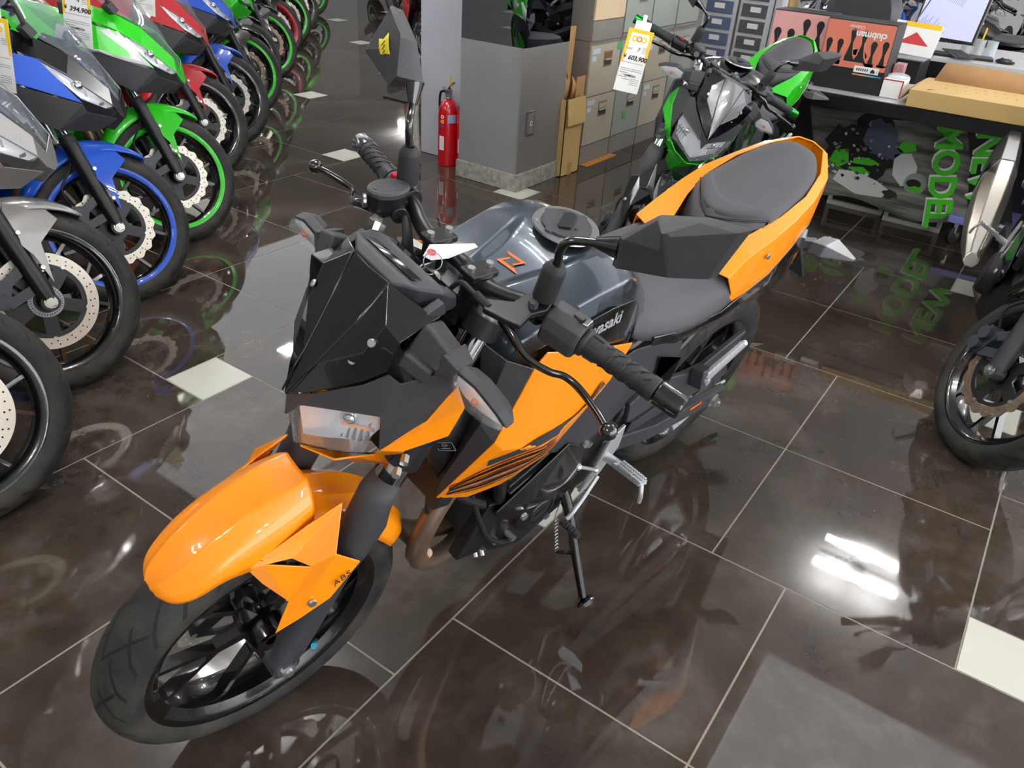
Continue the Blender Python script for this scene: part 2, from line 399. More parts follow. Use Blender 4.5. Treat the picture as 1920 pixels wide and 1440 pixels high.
def fork(root, S, sp, lod=0):
    """two fork legs: upper stanchion and dark lower, plus caliper on the right."""
    chrome = sp.get('stanchion', M_CHROME)
    for sd, nm in ((1, 'fork_leg'), (-1, 'fork_leg')):
        y = sd*.097
        def fl():
            g = G(); z0 = .30
            g.tube([(fx(.285)+.004, y, .275), (fx(.33), y, .33), (fx(.39), y, .39), (fx(.45), y, .45), (fx(.585), y, .585)], [.022, .029, .0285, .0275, .0275], 20)
            g.cyl((WB+.005, y-sd*.02, .288), (WB+.005, y+sd*.018, .288), .027, n=24)
            return to_mesh(g, 'fork_lower', M_PLAST if sp.get('kind') == 'naked' else M_BLACK)
        leg = obj(nm, cached(('forklow', sd, sp.get('kind')), fl), None, root, S)
        def fs():
            g = G(); g.cyl((fx(.58), y, .58), (fx(.985), y, .985), .0205, n=24); return to_mesh(g, 'stanchion', chrome)
        obj('stanchion', cached(('stan', sd, chrome.name), fs), None, leg)
        def fr():
            g = G(); d = Vector((-.4147, 0, .91)); c = Vector((fx(.598), y, .598))
            g.lathe([(.0205, -.016), (.0285, -.016), (.0285, .004), (.0265, .006), (.0265, .011), (.0275, .012), (.0255, .017), (.021, .017)], c, d, 28); return to_mesh(g, 'dust_seal', M_RUB)
        obj('dust_seal', cached(('seal', sd), fr), None, leg)
        def fn():
            g = G(); yy = y+sd*.018
            g.cyl((WB+.005, yy, .288), (WB+.005, yy+sd*.010, .288), .0145, n=6); g.cyl((WB+.005, yy, .288), (WB+.005, yy+sd*.003, .288), .019, n=20); g.cyl((WB+.005, yy, .288), (WB+.005, yy+sd*.015, .288), .008, n=14)
            return to_mesh(g, 'axle_nut', M_BOLT)
        obj('axle_nut', cached(('anut', sd), fn), None, leg)
        if sd < 0:
            def fc():
                g = G(); c = Vector((WB-.125, -.085, .315))
                g.box(c, (.06, .052, .085), Matrix.Rotation(.2, 3, 'Y')); g.cyl(c+Vector((0, -.026, .022)), c+Vector((0, -.045, .022)), .022, n=20); g.cyl(c+Vector((0, -.026, -.022)), c+Vector((0, -.045, -.022)), .022, n=20)
                g.beam(c+Vector((.02, -.01, .03)), (WB-.05, y, .40), .02, .03); g.beam(c+Vector((.02, -.01, -.03)), (WB-.03, y, .33), .02, .03)
                return to_mesh(g, 'brake_caliper', M_CASE)
            cal = obj('brake_caliper', cached('cal', fc), None, root, S)
            obj('brake_hose', cached('hose', lambda: to_mesh(G().tube([(WB-.14, -.085, .36), (WB-.17, -.10, .42), (WB-.13, -.085, .52), (WB-.16, -.09, .62), (WB-.22, -.08, .74)], .0045, 8, k=6), 'brake_hose', M_MATTE)), None, cal)
    def fcl():
        g = G()
        for s in (-1, 1):
            g.cyl((fx(.725), s*.097, .725), (fx(.775), s*.097, .775), .031, n=24)
            g.cyl((fx(.955), s*.097, .955), (fx(.985), s*.097, .985), .029, n=24)
        g.beam((fx(.75)+.0, -.1, .75), (fx(.75), .1, .75), .07, .045, up=(-.41, 0, .91)); g.beam((fx(.97)-.01, -.1, .967), (fx(.97)-.01, .1, .967), .06, .024, up=(-.41, 0, .91))
        g.cyl((1.01, 0, .97), (1.12, 0, .74), .022, n=16)
        return to_mesh(g, 'fork_clamp', M_FRAME)
    cl = obj('fork_clamp', cached('clamp', fcl), None, root, S)
    def fb():
        g = G()
        for s in (-1, 1):
            for z in (.738, .762): g.cyl((fx(z)+.03, s*.118, z), (fx(z)+.04, s*.128, z-.002), .0075, n=6)
            g.cyl((fx(.985), s*.097, .985), (fx(.991), s*.097, .991), .021, n=24)
        return g
    objs('clamp_bolt', fb, M_BOLT, cl, key='clb')
M_PEG = mat('bright_aluminium', '#c9cdcf', rough=.35, metal=.55)
M_PIL_ = mat('satin_grey_metal', '#6a6a6c', rough=.38, metal=.8)
def chassis(root, sp, lod=0):
    """frame, engine, exhaust, swingarm, chain, stand, pegs."""
    def f_engine():
        g = G()
        def ring(x, zb, zt, w): return [(x, y*w, z) for y, z in ((-1, zb+.03), (-.8, zb), (.8, zb), (1, zb+.03), (1, zt-.04), (.8, zt), (-.8, zt), (-1, zt-.04))]
        g.loft([ring(.53, .30, .52, .10), ring(.60, .24, .56, .125), ring(.78, .20, .56, .135), ring(.86, .215, .50, .120), ring(.905, .27, .44, .095)])
        # cylinder block leaning forward
        g.beam((.80, 0, .50), (.90, 0, .76), .26, .17, .27, .17, up=(1, 0, -.3))
        for i in range(7): g.beam((.812+i*.011, 0, .53+i*.028), (.815+i*.011, 0, .537+i*.028), .285, .19, up=(1, 0, -.3))
        return to_mesh(g, 'engine', M_ENG, merge=False)
    eng = obj('engine', cached('engine', f_engine), None, root, bevel=.004)
    if lod < 2:
        def f():
            g = G(); g.lathe([(0, .152), (.052, .152), (.062, .146), (.066, .12)], (.775, 0, .365), (0, 1, 0), 40)
            g.lathe([(0, -.178), (.070, -.178), (.082, -.165), (.086, -.13)], (.74, 0, .36), (0, 1, 0), 40); return g
        objs('engine_cover', f, M_ENG, eng, key='ecov')
        def f():
            g = G()
            for x, y, z in ((.83, .138, .42), (.71, .138, .42), (.72, .138, .30), (.83, .138, .30), (.87, .122, .30), (.86, .125, .45), (.65, .13, .50)): g.cyl((x, y-.02, z), (x, y+.012, z), .008, n=6)
            for x, z in ((.885, .235), (.86, .22)): g.cyl((x, .095, z), (x+.004, .107, z-.008), .006, n=8)
            return g
        objs('engine_bolt', f, M_BOLT, eng, key='ebolt')
    def f():
        g = G(); g.box((1.03, 0, .66), (.035, .19, .24), Matrix.Rotation(-.32, 3, 'Y')); g.box((1.03, .10, .66), (.045, .025, .25), Matrix.Rotation(-.32, 3, 'Y')); g.box((1.03, -.10, .66), (.045, .03, .25), Matrix.Rotation(-.32, 3, 'Y'))
        for i in range(12): g.box((1.049+.0065*(i-6)*.55, 0, .66+(i-5.5)*.019), (.006, .185, .004))
        return to_mesh(g, 'radiator', M_ENG)
    rad = obj('radiator', cached('rad', f), None, root, bevel=.002)
    if lod < 1:
        def f():
            g = G()
            g.tube([(1.02, .08, .54), (.99, .095, .50), (.94, .11, .46), (.90, .12, .43)], .010, 10, k=4)
            g.tube([(.97, .10, .50), (.93, .135, .38), (.86, .14, .30), (.80, .13, .26)], .006, 8, k=4); g.tube([(1.06, .06, .56), (1.07, .085, .50), (1.04, .08, .44)], .005, 8, k=4)
            return g
        objs('engine_hose', f, M_MATTE, eng, key='ehose')
        def f():
            g = G(); g.lathe([(0, 0), (.030, 0), (.033, -.004), (.033, -.015)], (.775, .1545, .365), (0, 1, 0), 32); g.box((.775, .155, .365), (.036, .002, .008), Matrix.Rotation(.5, 3, 'Y')); g.lathe([(.040, 0), (.044, 0), (.044, .002), (.040, .002)], (.775, .152, .365), (0, 1, 0), 36, closedprof=True); return to_mesh(g, 'cover_emblem', M_FRAME)
        obj('cover_emblem', cached('ecem', f), None, eng)
    # exhaust headers, pipe and silencer
    def f():
        g = G()
        for y in (-.03, .085):
            g.tube([(.93, y*.8, .60), (.985, y*.9, .57), (1.045, y, .50), (1.075, y*1.05, .42), (1.06, y*.95, .335), (.99, y*.8, .262), (.90, y*.5, .21), (.80, 0, .185)], [.021, .021, .0215, .022, .022, .022, .022, .024], 18, k=6)
        g.tube([(1.072, -.03, .385), (1.074, .03, .38), (1.072, .085, .385)], .011, 12, k=3)
        g.tube([(.83, 0, .185), (.62, -.05, .17), (.45, -.12, .20)], [.034, .036, .03], 18, k=5)
        g.cyl((1.02, .05, .30), (1.035, .085, .335), .011, n=12)
        return to_mesh(g, 'exhaust_header', M_EXHD)
    ex = obj('exhaust_header', cached('exh', f), None, root)
    big = sp.get('big_silencer')
    def f():
        g = G()
        if big:
            def rg(t, w, h): c = Vector((.42, -.205, .27)).lerp(Vector((-.27, -.285, .565)), t); return [tuple(c+Vector((-.38*b_*h, a*w, b_*h))) for a, b_ in ((-.35, -1), (.6, -.9), (1, -.2), (.8, .55), (.25, 1), (-.6, .9), (-1, .2), (-.9, -.6))]
            g.loft([rg(0, .03, .03), rg(.18, .055, .07), rg(.45, .068, .105), rg(.62, .066, .115), rg(.9, .055, .10), rg(1, .045, .085)]); return to_mesh(g, 'silencer', sp['silencer'], angle=20)
        def ring(t, w, h): c = Vector((.47, -.155, .25)).lerp(Vector((-.06, -.215, .46)), t); return [tuple(c+Vector((-.3*b*h, a*w, b*h))) for a, b in ((-.6, -1), (.6, -1), (1, -.45), (1, .35), (.5, 1), (-.5, 1), (-1, .35), (-1, -.45))]
        g.loft([ring(0, .022, .025), ring(.12, .045, .058), ring(.5, .055, .075), ring(.86, .052, .07), ring(1, .040, .055)])
        return to_mesh(g, 'silencer', sp.get('silencer', M_BLACK))
    sl = obj('silencer', cached(('sil', sp.get('silencer', M_BLACK).name, big), f), None, root, bevel=.006)
    if big:
        g = G(); K = lambda t, w, h: [tuple(Vector((.42, -.205, .27)).lerp(Vector((-.27, -.285, .565)), t)+Vector((-.38*b_*h, a*w, b_*h))) for a, b_ in ((-.35, -1), (.6, -.9), (1, -.2), (.8, .55), (.25, 1), (-.6, .9), (-1, .2), (-.9, -.6))]
        g.loft([K(.64, .069, .119), K(.9, .058, .103), K(.99, .049, .089)]); obj('silencer_cap', g, M_PIL_, sl, bevel=.004)
        g = G(); g.beam((.0, -.325, .56), (-.06, -.325, .50), .004, .03); obj('silencer_slot', g, M_MATTE, sl)
    # frame tubes
    def f():
        g = G()
        for s in (-1, 1):
            g.tube([(1.06, s*.035, .90), (.98, s*.10, .86), (.82, s*.135, .74), (.66, s*.13, .62), (.60, s*.12, .52), (.60, s*.11, .34)], .0165, 10, k=4)
            g.tube([(1.08, s*.03, .82), (1.0, s*.11, .70), (.93, s*.12, .56), (.90, s*.12, .46)], .014, 10, k=4)
            g.tube([(.82, s*.145, .74), (.60, s*.125, .79), (.40, s*.115, .80), (.10, s*.09, .86), (-.08, s*.07, .90)], .0125, 10, k=4)
            g.tube([(.61, s*.125, .56), (.45, s*.135, .68), (.25, s*.12, .80)], .0125, 10, k=4)
            g.beam((.62, s*.115, .60), (.60, s*.115, .32), .03, .09, .03, .07, up=(1, 0, 0))
        return to_mesh(g, 'frame', M_FRAME)
    fr = obj('frame', cached('frame', f), None, root)
    # swingarm
    def f():
        g = G()
        for s in (-1, 1):
            g.beam((.60, s*.105, .42), (.30, s*.118, .345), .034, .055, .03, .05, up=(0, 0, 1)); g.beam((.31, s*.118, .347), (-.055, s*.122, .314), .028, .052, .024, .050, up=(0, 0, 1))
        g.box((.50, 0, .41), (.06, .21, .05)); g.box((.44, 0, .44), (.03, .18, .07))
        return to_mesh(g, 'swingarm', M_PLAST)
    sw = obj('swingarm', cached('swing', f), None, root, bevel=.004)
    def f():
        g = G()
        for s in (-1, 1):
            g.cyl((0, s*.13, .314), (0, s*.150, .314), .0155, n=6); g.cyl((0, s*.13, .314), (0, s*.136, .314), .022, n=24); g.cyl((0, s*.13, .314), (0, s*.156, .314), .008, n=12)
            g.cyl((-.055, s*.105, .318), (-.095, s*.105, .322), .006, n=8)
        return g
    objs('rear_axle_nut', f, M_BOLT, sw, key='ran')
    if lod < 2:
        def f():
            g = G(); P = []
            for i in range(24): P.append((.66-.66*i/23, .0755, .515-(.515-.422)*i/23))
            a = [(0+.108*cos(t), .0755, .314+.108*sin(t)) for t in [pi/2+pi*j/16 for j in range(17)]]
            b = [(0+.66*i/23, .0755, .206+(.42-.206)*i/23) for i in range(24)]
            c = [(.66+.05*cos(t), .0755, .467+.05*sin(t)) for t in [-pi/2+pi*j/8 for j in range(9)]]
            L = P+a+b+c; acc = 0
            for i in range(len(L)):
                p, q = Vector(L[i]), Vector(L[(i+1) % len(L)]); n = max(1, int((q-p).length/.0127))
                for j in range(n):
                    x = p.lerp(q, (j+.5)/n); d = (q-p).normalized(); acc += 1
                    g.beam(x-d*.006, x+d*.006, .014 if acc % 2 else .009, .012, up=(0, 1, 0))
            return to_mesh(g, 'chain', M_CHAIN)
        obj('chain', cached('chain', f), None, root)
        def f():
            g = G(); g.prism([(.44, .44), (.30, .455), (.12, .45), (.0, .437), (-.03, .40), (.02, .385), (.12, .395), (.30, .40), (.45, .40)], (0, .118, 0), (1, 0, 0), (0, 0, 1), (0, .004, 0)); g.prism([(.44, .44), (.30, .455), (.12, .45), (.0, .437)]+[(.0, .432), (.12, .445), (.30, .450), (.44, .435)], (0, .095, 0), (1, 0, 0), (0, 0, 1), (0, .045, 0))
            return to_mesh(g, 'chain_guard', M_PLAST)
        obj('chain_guard', cached('cguard', f), None, sw)
        if lod < 1:
            g = G(); g.box((.12, .1365, .352), (.055, .002, .007)); obj('orange_mark', g, M_LOGO, sw)
    # side stand
    if sp.get('stand', True):
        fo = sp.get('foot', (.65, .30, .062))
        def f():
            g = G(); g.tube([(.655, .125, .33), (.645, .15, .29), (.648, .225, .18), (.65, .29, .085)], [.014, .014, .0115, .0105], 14, k=3)
            g.box((.655, .115, .345), (.06, .02, .07)); g.ball((fo[0], fo[1]+.004, fo[2]+.006), .03, (1.0, .62, .22), 20)
            g.beam((.648, .22, .187), (.70, .195, .20), .004, .02, .003, .006)
            return to_mesh(g, 'side_stand', M_GLOSS)
        st = obj('side_stand', f(), None, root)
        def f():
            g = G(); P = [(.70+.006*cos(t), .16+.0001*t+.030*t/60, .30-.09*t/60+.006*sin(t)) for t in [i*.55 for i in range(110)]]
            g.tube([(.69, .15, .34)]+P+[(.70, .195, .20)], .0016, 6); return to_mesh(g, 'stand_spring', M_STEEL)
        obj('stand_spring', f(), None, st)
    # foot pegs, heel guard, gear lever
    if lod < 2:
        for s in (1, -1):
            def f():
                g = G(); y = lambda v: s*v
                g.beam((.575, y(.190), .440), (.598, y(.270), .468), .030, .012, .024, .010)
                for i in range(11):
                    for j in (-1, 0, 1):
                        t = i/10; g.box((.578+.020*t+j*.0095, y(.197+.070*t), .448+.024*t), (.006, .0045, .010))
                g.cyl((.575, y(.15), .43), (.575, y(.19), .438), .012, n=12); g.tube([(.60, y(.270), .465), (.606, y(.282), .445), (.600, y(.284), .418)], .005, 8, k=3)
                return to_mesh(g, 'foot_peg', M_PEG)
            obj('foot_peg', cached(('peg', s), f), None, root)
            def f():
                g = G(); g.prism([(.545, .52), (.585, .50), (.60, .40), (.625, .33), (.60, .325), (.565, .37), (.53, .44)], (0, s*.150, 0), (1, 0, 0), (0, 0, 1), (0, .008, 0)); return to_mesh(g, 'heel_guard', M_PEG)
            obj('heel_guard', cached(('heel', s), f), None, root, bevel=.002)
            def f():
                g = G(); s_ = s
                g.prism([(.47, .70), (.56, .74), (.54, .66), (.33, .60), (.22, .635), (.145, .655), (.15, .60), (.24, .565), (.31, .545), (.34, .52), (.40, .545), (.46, .56), (.575, .55), (.60, .62)][::1], (0, s*.158, 0), (1, 0, 0), (0, 0, 1), (0, .014, 0))
                g.beam((.345, s*.165, .60), (.345, s*.20, .61), .035, .05)
                return to_mesh(g, 'peg_bracket', M_PLAST)
            br = obj('peg_bracket', cached(('pbr', s), f), None, root, bevel=.004)
            def f():
                g = G(); a = Vector((.345, s*.195, .612)); b = Vector((.245, s*.205, .685))
                g.beam(a, b, .012, .020, .010, .014, up=(0, 1, 0)); g.ball(b, .0085, n=10)
                for i in range(8): c = a.lerp(b, .12+.11*i); g.beam(c, c+Vector((.008, s*-.002, .012)), .016, .0065, up=(0, 1, 0))
                g.cyl((.345, s*.17, .605), (.345, s*.208, .605), .009, n=14)
                return to_mesh(g, 'rear_foot_peg', M_PEG)
            obj('rear_foot_peg', cached(('rpeg', s), f), None, br)
        def f():
            g = G(); g.tube([(.595, .165, .385), (.64, .175, .345), (.70, .19, .335), (.765, .21, .385)], .0055, 10, k=4); g.tube([(.60, .155, .40), (.68, .15, .455)], .0042, 8); g.ball((.60, .155, .40), .009, n=10); g.ball((.68, .15, .455), .009, n=10)
            return to_mesh(g, 'gear_lever', M_PEG)
        gl = obj('gear_lever', cached('gl', f), None, root)
        def f():
            g = G(); g.lathe([(0, 0), (.010, 0)]+[(.010-.0012*(i % 2), .004*i+.002) for i in range(12)]+[(.008, .052), (0, .053)], (.765, .208, .385), (.1, 1, .12), 14); return to_mesh(g, 'lever_rubber', M_RUB)
        obj('lever_rubber', cached('glr', f), None, gl)
def bike_root(label, pose, group=None, pitch=0):
    x, y, h, lean, s = pose
    R = Matrix.Rotation(h, 3, 'Z') @ Matrix.Rotation(-lean, 3, 'X') @ Matrix.Rotation(pitch, 3, 'Y')
    return thing('motorcycle', label, 'motorcycle', (x, y, 0), group=group, R=R, s=s)
def place_front(cx, cy, h, lean, steer, s=1.0):
    """root pose such that the front tyre's lowest point stands at (cx, cy)."""
    P = steer_m(steer) @ Vector((WB, 0, 0)); R = Matrix.Rotation(h, 3, 'Z') @ Matrix.Rotation(-lean, 3, 'X'); q = (R @ P)*s
    return (cx-q.x, cy-q.y, h, lean, s)
# ------------------------------------------------------------------ naked bike bodywork
def grid(rows, kx=3, close=None, mirror=True, ky=1):
    """half rows of (x,y,z) with y>=0 from the centre line outwards -> mirrored sheet."""
    n = len(rows[0]); cols = [crom([r[j] for r in rows], kx) for j in range(n)]
    R = [[c[i] for c in cols] for i in range(len(cols[0]))]
    if ky > 1: R = [crom(r, ky) for r in R]
    if mirror: R = [[(x, -y, z) for x, y, z in reversed(r)][:-1 if abs(r[0][1]) < 1e-6 else None]+list(r) for r in R]
    g = G(); g.loft([[Vector(p) for p in r] for r in R], caps=False, open_ring=True); return g
def sec(x, *yz): return [(x+(p[2] if len(p) > 2 else 0), p[0], p[1]) for p in yz]
def tank_mesh(m):
    rows = [sec(1.045, (0, .925), (.022, .924), (.036, .920), (.068, .900), (.110, .872), (.122, .845), (.124, .80)),
            sec(1.015, (0, .964), (.024, .963), (.038, .962), (.078, .948), (.124, .925), (.133, .89), (.135, .82)),
            sec(.975, (0, .970), (.027, .970), (.044, .978), (.086, .968), (.131, .950), (.141, .91), (.143, .82)),
            sec(.93, (0, .978), (.034, .977), (.054, .988), (.094, .981), (.135, .966), (.147, .925), (.147, .82)),
            sec(.88, (0, .990), (.048, .988), (.066, .999), (.102, .993), (.138, .979), (.151, .937), (.149, .82)),
            sec(.845, (0, 1.006), (.058, 1.004), (.074, 1.009), (.108, 1.002), (.140, .986), (.152, .944), (.150, .82)),
            sec(.80, (0, 1.012), (.064, 1.011), (.079, 1.012), (.110, 1.005), (.140, .989), (.151, .950), (.148, .82)),
            sec(.755, (0, 1.006), (.062, 1.005), (.079, 1.004), (.107, .998), (.135, .982), (.145, .945), (.143, .82)),
            sec(.70, (0, .980), (.060, .979), (.074, .976), (.100, .966), (.125, .948), (.134, .915), (.134, .81)),
            sec(.65, (0, .945), (.054, .943), (.067, .940), (.088, .928), (.111, .908), (.119, .875), (.121, .80)),
            sec(.61, (0, .905), (.050, .903), (.060, .900), (.080, .888), (.100, .868), (.108, .84), (.110, .79)),
            sec(.585, (0, .87), (.046, .868), (.056, .866), (.074, .856), (.090, .84), (.098, .82), (.10, .78))]
    return to_mesh(grid(rows, 5), 'fuel_tank', m, angle=60)
def shroud_geo():
    g = G()
    p = dict(tip=(1.086, .108, .579), f1=(1.049, .166, .761), f2=(1.011, .168, .912), top=(.985, .166, .935), mid=(.885, .165, .895), bt=(.683, .148, .820), back=(.739, .163, .763),
             l2=(.836, .148, .589), l3=(.942, .136, .553), l4=(1.010, .118, .541), c0=(1.035, .176, .745), c1=(.925, .190, .705), c2=(.81, .178, .745))
    k = list(p); I = {a: i for i, a in enumerate(k)}
    F = ['tip f1 c0', 'f1 f2 top c0', 'c0 top mid c1', 'c1 mid bt c2', 'bt back c2', 'c2 back l2 c1', 'c1 l2 l3', 'c0 c1 l3 l4', 'c0 l4 tip']
    g.add([p[a] for a in k], [tuple(I[a] for a in f.split()) for f in F]); return g
def naked_body(root, S, sp, lod=0):
    body = sp['paint']; accent = sp.get('accent', body); tankm = sp.get('tankm', M_TANK)
    # ---- tank
    tk = obj('fuel_tank', tank_mesh(tankm), None, root, bevel=.005, segs=3)
    cf = frame((.803, 0, 1.016), (1, 0, -.02), (0, 1, 0))
    g = G(); g.lathe([(.040, .0), (.058, .0), (.0605, .003), (.059, .0065), (.046, .0065), (.044, .004)], (0, 0, 0), (0, 0, 1), 48)
    ring = obj('filler_ring', g, M_STEEL, tk, cf)
    o = []
    for i in range(72):
        a = 2*pi*i/72; o.append(((.045+(.0055 if (i % 18) in (0, 1, 17) else 0))*cos(a), (.045+(.0055 if (i % 18) in (0, 1, 17) else 0))*sin(a)))
    cap = obj('filler_cap', curve_mesh('filler_cap', [o], .008, M_PLAST), None, tk, cf@Matrix.Translation((0, 0, .006)), bevel=.0008)
    g = G(); g.prism([(.026, -.008), (.018, .011), (-.024, .012), (-.034, .002), (-.022, -.012), (.018, -.012)], (0, 0, .0125), (cos(.5), sin(.5), 0), (-sin(.5), cos(.5), 0), (0, 0, .005))
    g.ball((.0, .022, .0105), .003, n=8)
    obj('key_flap', g, M_BLACK, tk, cf, bevel=.001)
    g = G(); [g.cyl((.0525*cos(a), .0525*sin(a), .006), (.0525*cos(a), .0525*sin(a), .0085), .0028, n=8) for a in (.6, 1.9, 3.2, 4.4, 5.5)]
    objs('cap_screw', g, M_STEEL, tk, cf)
    if lod < 1:
        bv = BVHTree.FromPolygons([v.co.copy() for v in tk.data.vertices], [tuple(p.vertices) for p in tk.data.polygons])
        Zp = [(-.5, .42), (.30, .42), (.06, .12), (.78, .12), (.52, .0), (1.0, -.95), (.06, -.42)]
        Zo = [(-.050, .018), (.006, .018), (-.006, .006), (.052, .006), (-.004, -.034), (.004, -.012), (-.034, -.012)]
        # stylised zed: two sharp strokes
        Z = [(-.028, .016), (.012, .016), (.006, .005), (.050, .005), (.012, -.004), (.026, -.016), (-.014, -.016), (-.008, -.005), (-.052, -.005), (-.012, .004)]
        def drape(pl, h):
            g = G(); q = []
            for a, b in pl:
                x = .918-b*1.0; y = a*1.0; hh = bv.ray_cast(Vector((x, y, 1.3)), Vector((0, 0, -1))); q.append((x, y, hh[0].z+h))
            g.add(q, [tuple(range(len(q)))]); return g
        def drape(pl, h):
            g = G(); q = []
            for x, y in pl:
                hh = bv.ray_cast(Vector((x, y, 1.3)), Vector((0, 0, -1))); q.append((x, y, hh[0].z+h))
            g.add(q, [tuple(range(len(q)))]); return g
        Z6 = [(.941, -.0184), (.9198, -.0091), (.9117, -.0247), (.9079, .0185), (.9298, .0098), (.9376, .0288)]; cx_, cy_ = sum(p[0] for p in Z6)/6, sum(p[1] for p in Z6)/6
        obj('tank_emblem', drape(Z6, .0026), M_LOGO, tk)
        for k_ in (.62,): obj('emblem_inlay', drape([(cx_+(x-cx_)*k_, cy_+(y-cy_)*k_) for x, y in Z6], .0032), M_BLACK, tk)
    # ---- tank side panels (gloss) and lower covers
    for s in (1, -1):
        g = G(); P = [[(1.02, .128, .895), (1.0, .14, .80), (1.0, .14, .745)], [(.93, .150, .938), (.93, .154, .85), (.93, .150, .765)], [(.82, .155, .956), (.83, .156, .87), (.83, .150, .77)], [(.73, .144, .938), (.74, .146, .86), (.75, .150, .765)], [(.655, .122, .868), (.67, .135, .83), (.69, .145, .745)]]
        g.loft([[Vector(p) for p in r] for r in P], caps=False, open_ring=True)
        if s < 0: g.v = [(x, -y, z) for x, y, z in g.v]
        sp_ = obj('tank_side_panel', g, M_NAVY, root, solid=.003, bevel=.002)
        g = G(); P = [[(.82, .150, .78), (.84, .150, .68), (.82, .145, .58)], [(.75, .152, .78), (.75, .156, .67), (.75, .150, .55)], [(.66, .148, .79), (.655, .158, .70), (.66, .150, .56)], [(.55, .150, .775), (.53, .160, .71), (.56, .150, .63)], [(.46, .146, .75), (.45, .152, .70), (.50, .148, .64)]]
        g.loft([[Vector(p) for p in r] for r in P], caps=False, open_ring=True)
        if s < 0: g.v = [(x, -y, z) for x, y, z in g.v]
        obj('side_cover', g, M_PLAST, root, solid=.003, bevel=.003)
        if lod < 1 and s > 0:
            t = text_mesh('Kawasaki', .036, M_GREYLOGO, .0003, bold=.0008)
            obj('lettering', t, None, sp_, frame((.845, .1595, .925), (-1, -.07, -.02), (0, -.10, 1)))
    # ---- radiator shrouds
    for s in (1, -1):
        g = shroud_geo()
        if s < 0: g.v = [(x, -y, z) for x, y, z in g.v]
        bv = BVHTree.FromPolygons([Vector(v) for v in g.v], g.f)
        sh = obj('radiator_shroud', g, sp.get('shroud', accent), root, solid=.004, bevel=.004)
        g = G(); P = [[(1.011, .167, .912), (1.049, .165, .761), (1.086, .107, .579)], [(1.055, .145, .93), (1.065, .14, .79), (1.075, .10, .61)], [(1.075, .105, .945), (1.045, .105, .82), (1.05, .09, .66)]]
        g.loft([[Vector(p) for p in r] for r in P], caps=False, open_ring=True)
        if s < 0: g.v = [(x, -y, z) for x, y, z in g.v]
        obj('shroud_inner_panel', g, M_TEX, sh, solid=.003, bevel=.003)
        if lod < 1 and s > 0:
            def dl(top, bot, m, off=.0027, nm='stripe_decal'):
                gg = decal(bv, top, bot, off, k=8, side=s)
                if gg.f: obj(nm, gg, m, sh, angle=None)
            T_ = [(1.080, .640), (1.045, .715), (.944, .742), (.85, .740), (.775, .778)]; B_ = [(1.070, .582), (.999, .562), (.945, .575), (.858, .612), (.748, .750)]
            def ln(f0, f1):
                """polyline a fraction of the way from the upper to the lower edge; f1 is the fraction at the rear end."""
                return [tuple(p[i]+(q[i]-p[i])*(f0+(f1-f0)*k/4) for i in (0, 1)) for k, (p, q) in enumerate(zip(T_, B_))]
            dl(ln(.02, 0)[1:], ln(.20, .12)[1:], M_PLAST, nm='grey_band_decal')
            for f0, f1, w, m in ((.30, .10, .05, M_DKRED), (.38, .22, .11, M_BLACK), (.52, .38, .035, M_DKRED), (.58, .44, .10, M_BLACK), (.70, .58, .03, M_GREYLOGO), (.75, .62, .035, M_DKRED), (.80, .70, .08, M_BLACK), (.91, .84, .03, M_BLACK)):
                dl(ln(f0, f1), ln(f0+w, f1+w*.6), m)
    # ---- seats
    rows = [sec(.652, (0, .872), (.055, .868), (.090, .852), (.116, .832), (.126, .800)), sec(.60, (0, .862), (.066, .858), (.104, .845), (.134, .822), (.143, .788)),
            sec(.50, (0, .848), (.085, .845), (.122, .833), (.150, .808), (.156, .782)), sec(.40, (0, .845), (.090, .843), (.128, .834), (.152, .808), (.156, .780)),
            sec(.32, (0, .852), (.088, .850), (.122, .842), (.145, .815), (.149, .785)), sec(.25, (0, .868), (.080, .865), (.108, .855), (.130, .825), (.136, .79))]
    obj('rider_seat', to_mesh(grid(rows, 3), 'rider_seat', M_SEAT, angle=None), None, root, sub=1, solid=.006)
    r1 = [[(.315, 0, .862), (.285, .04, .862), (.25, .075, .866), (.222, .106, .872)], [(.292, 0, .905), (.265, .038, .908), (.232, .07, .915), (.200, .099, .922)], [(.278, 0, .928), (.252, .036, .934), (.217, .067, .941), (.184, .092, .948)], [(.276, 0, .934), (.250, .035, .940), (.215, .065, .947), (.182, .089, .953)]]
    ps = obj('pillion_seat', to_mesh(grid(r1, 1), 'seat_front_face', M_SEAT, angle=30), None, root, solid=.004)
    r2 = [[(.284, 0, .926), (.258, .038, .932), (.222, .070, .939), (.186, .097, .946), (.184, .099, .93)], [(.282, 0, .940), (.256, .037, .946), (.220, .068, .953), (.182, .092, .958), (.178, .102, .935)], [(.245, 0, .952), (.225, .038, .955), (.195, .068, .959), (.166, .093, .962), (.160, .104, .94)], [(.235, 0, .952), (.215, .040, .955), (.185, .070, .958), (.160, .094, .961), (.15, .105, .94)],
          [(.16, 0, .975), (.15, .045, .975), (.13, .074, .970), (.115, .097, .964), (.11, .106, .945)], [(.07, 0, 1.003), (.07, .045, 1.001), (.06, .072, .994), (.05, .092, .982), (.05, .10, .965)], [(-.01, 0, 1.026), (-.01, .040, 1.024), (-.015, .060, 1.017), (-.02, .075, 1.005), (-.02, .083, .988)], [(-.06, 0, 1.036), (-.06, .028, 1.034), (-.06, .040, 1.027), (-.06, .048, 1.016), (-.06, .055, 1.0)], [(-.07, 0, 1.02), (-.07, .026, 1.018), (-.07, .038, 1.012), (-.07, .045, 1.0), (-.07, .05, .99)]]
    obj('seat_pad', to_mesh(grid(r2, 2), 'seat_pad', M_SEAT, angle=None), None, ps, sub=1)
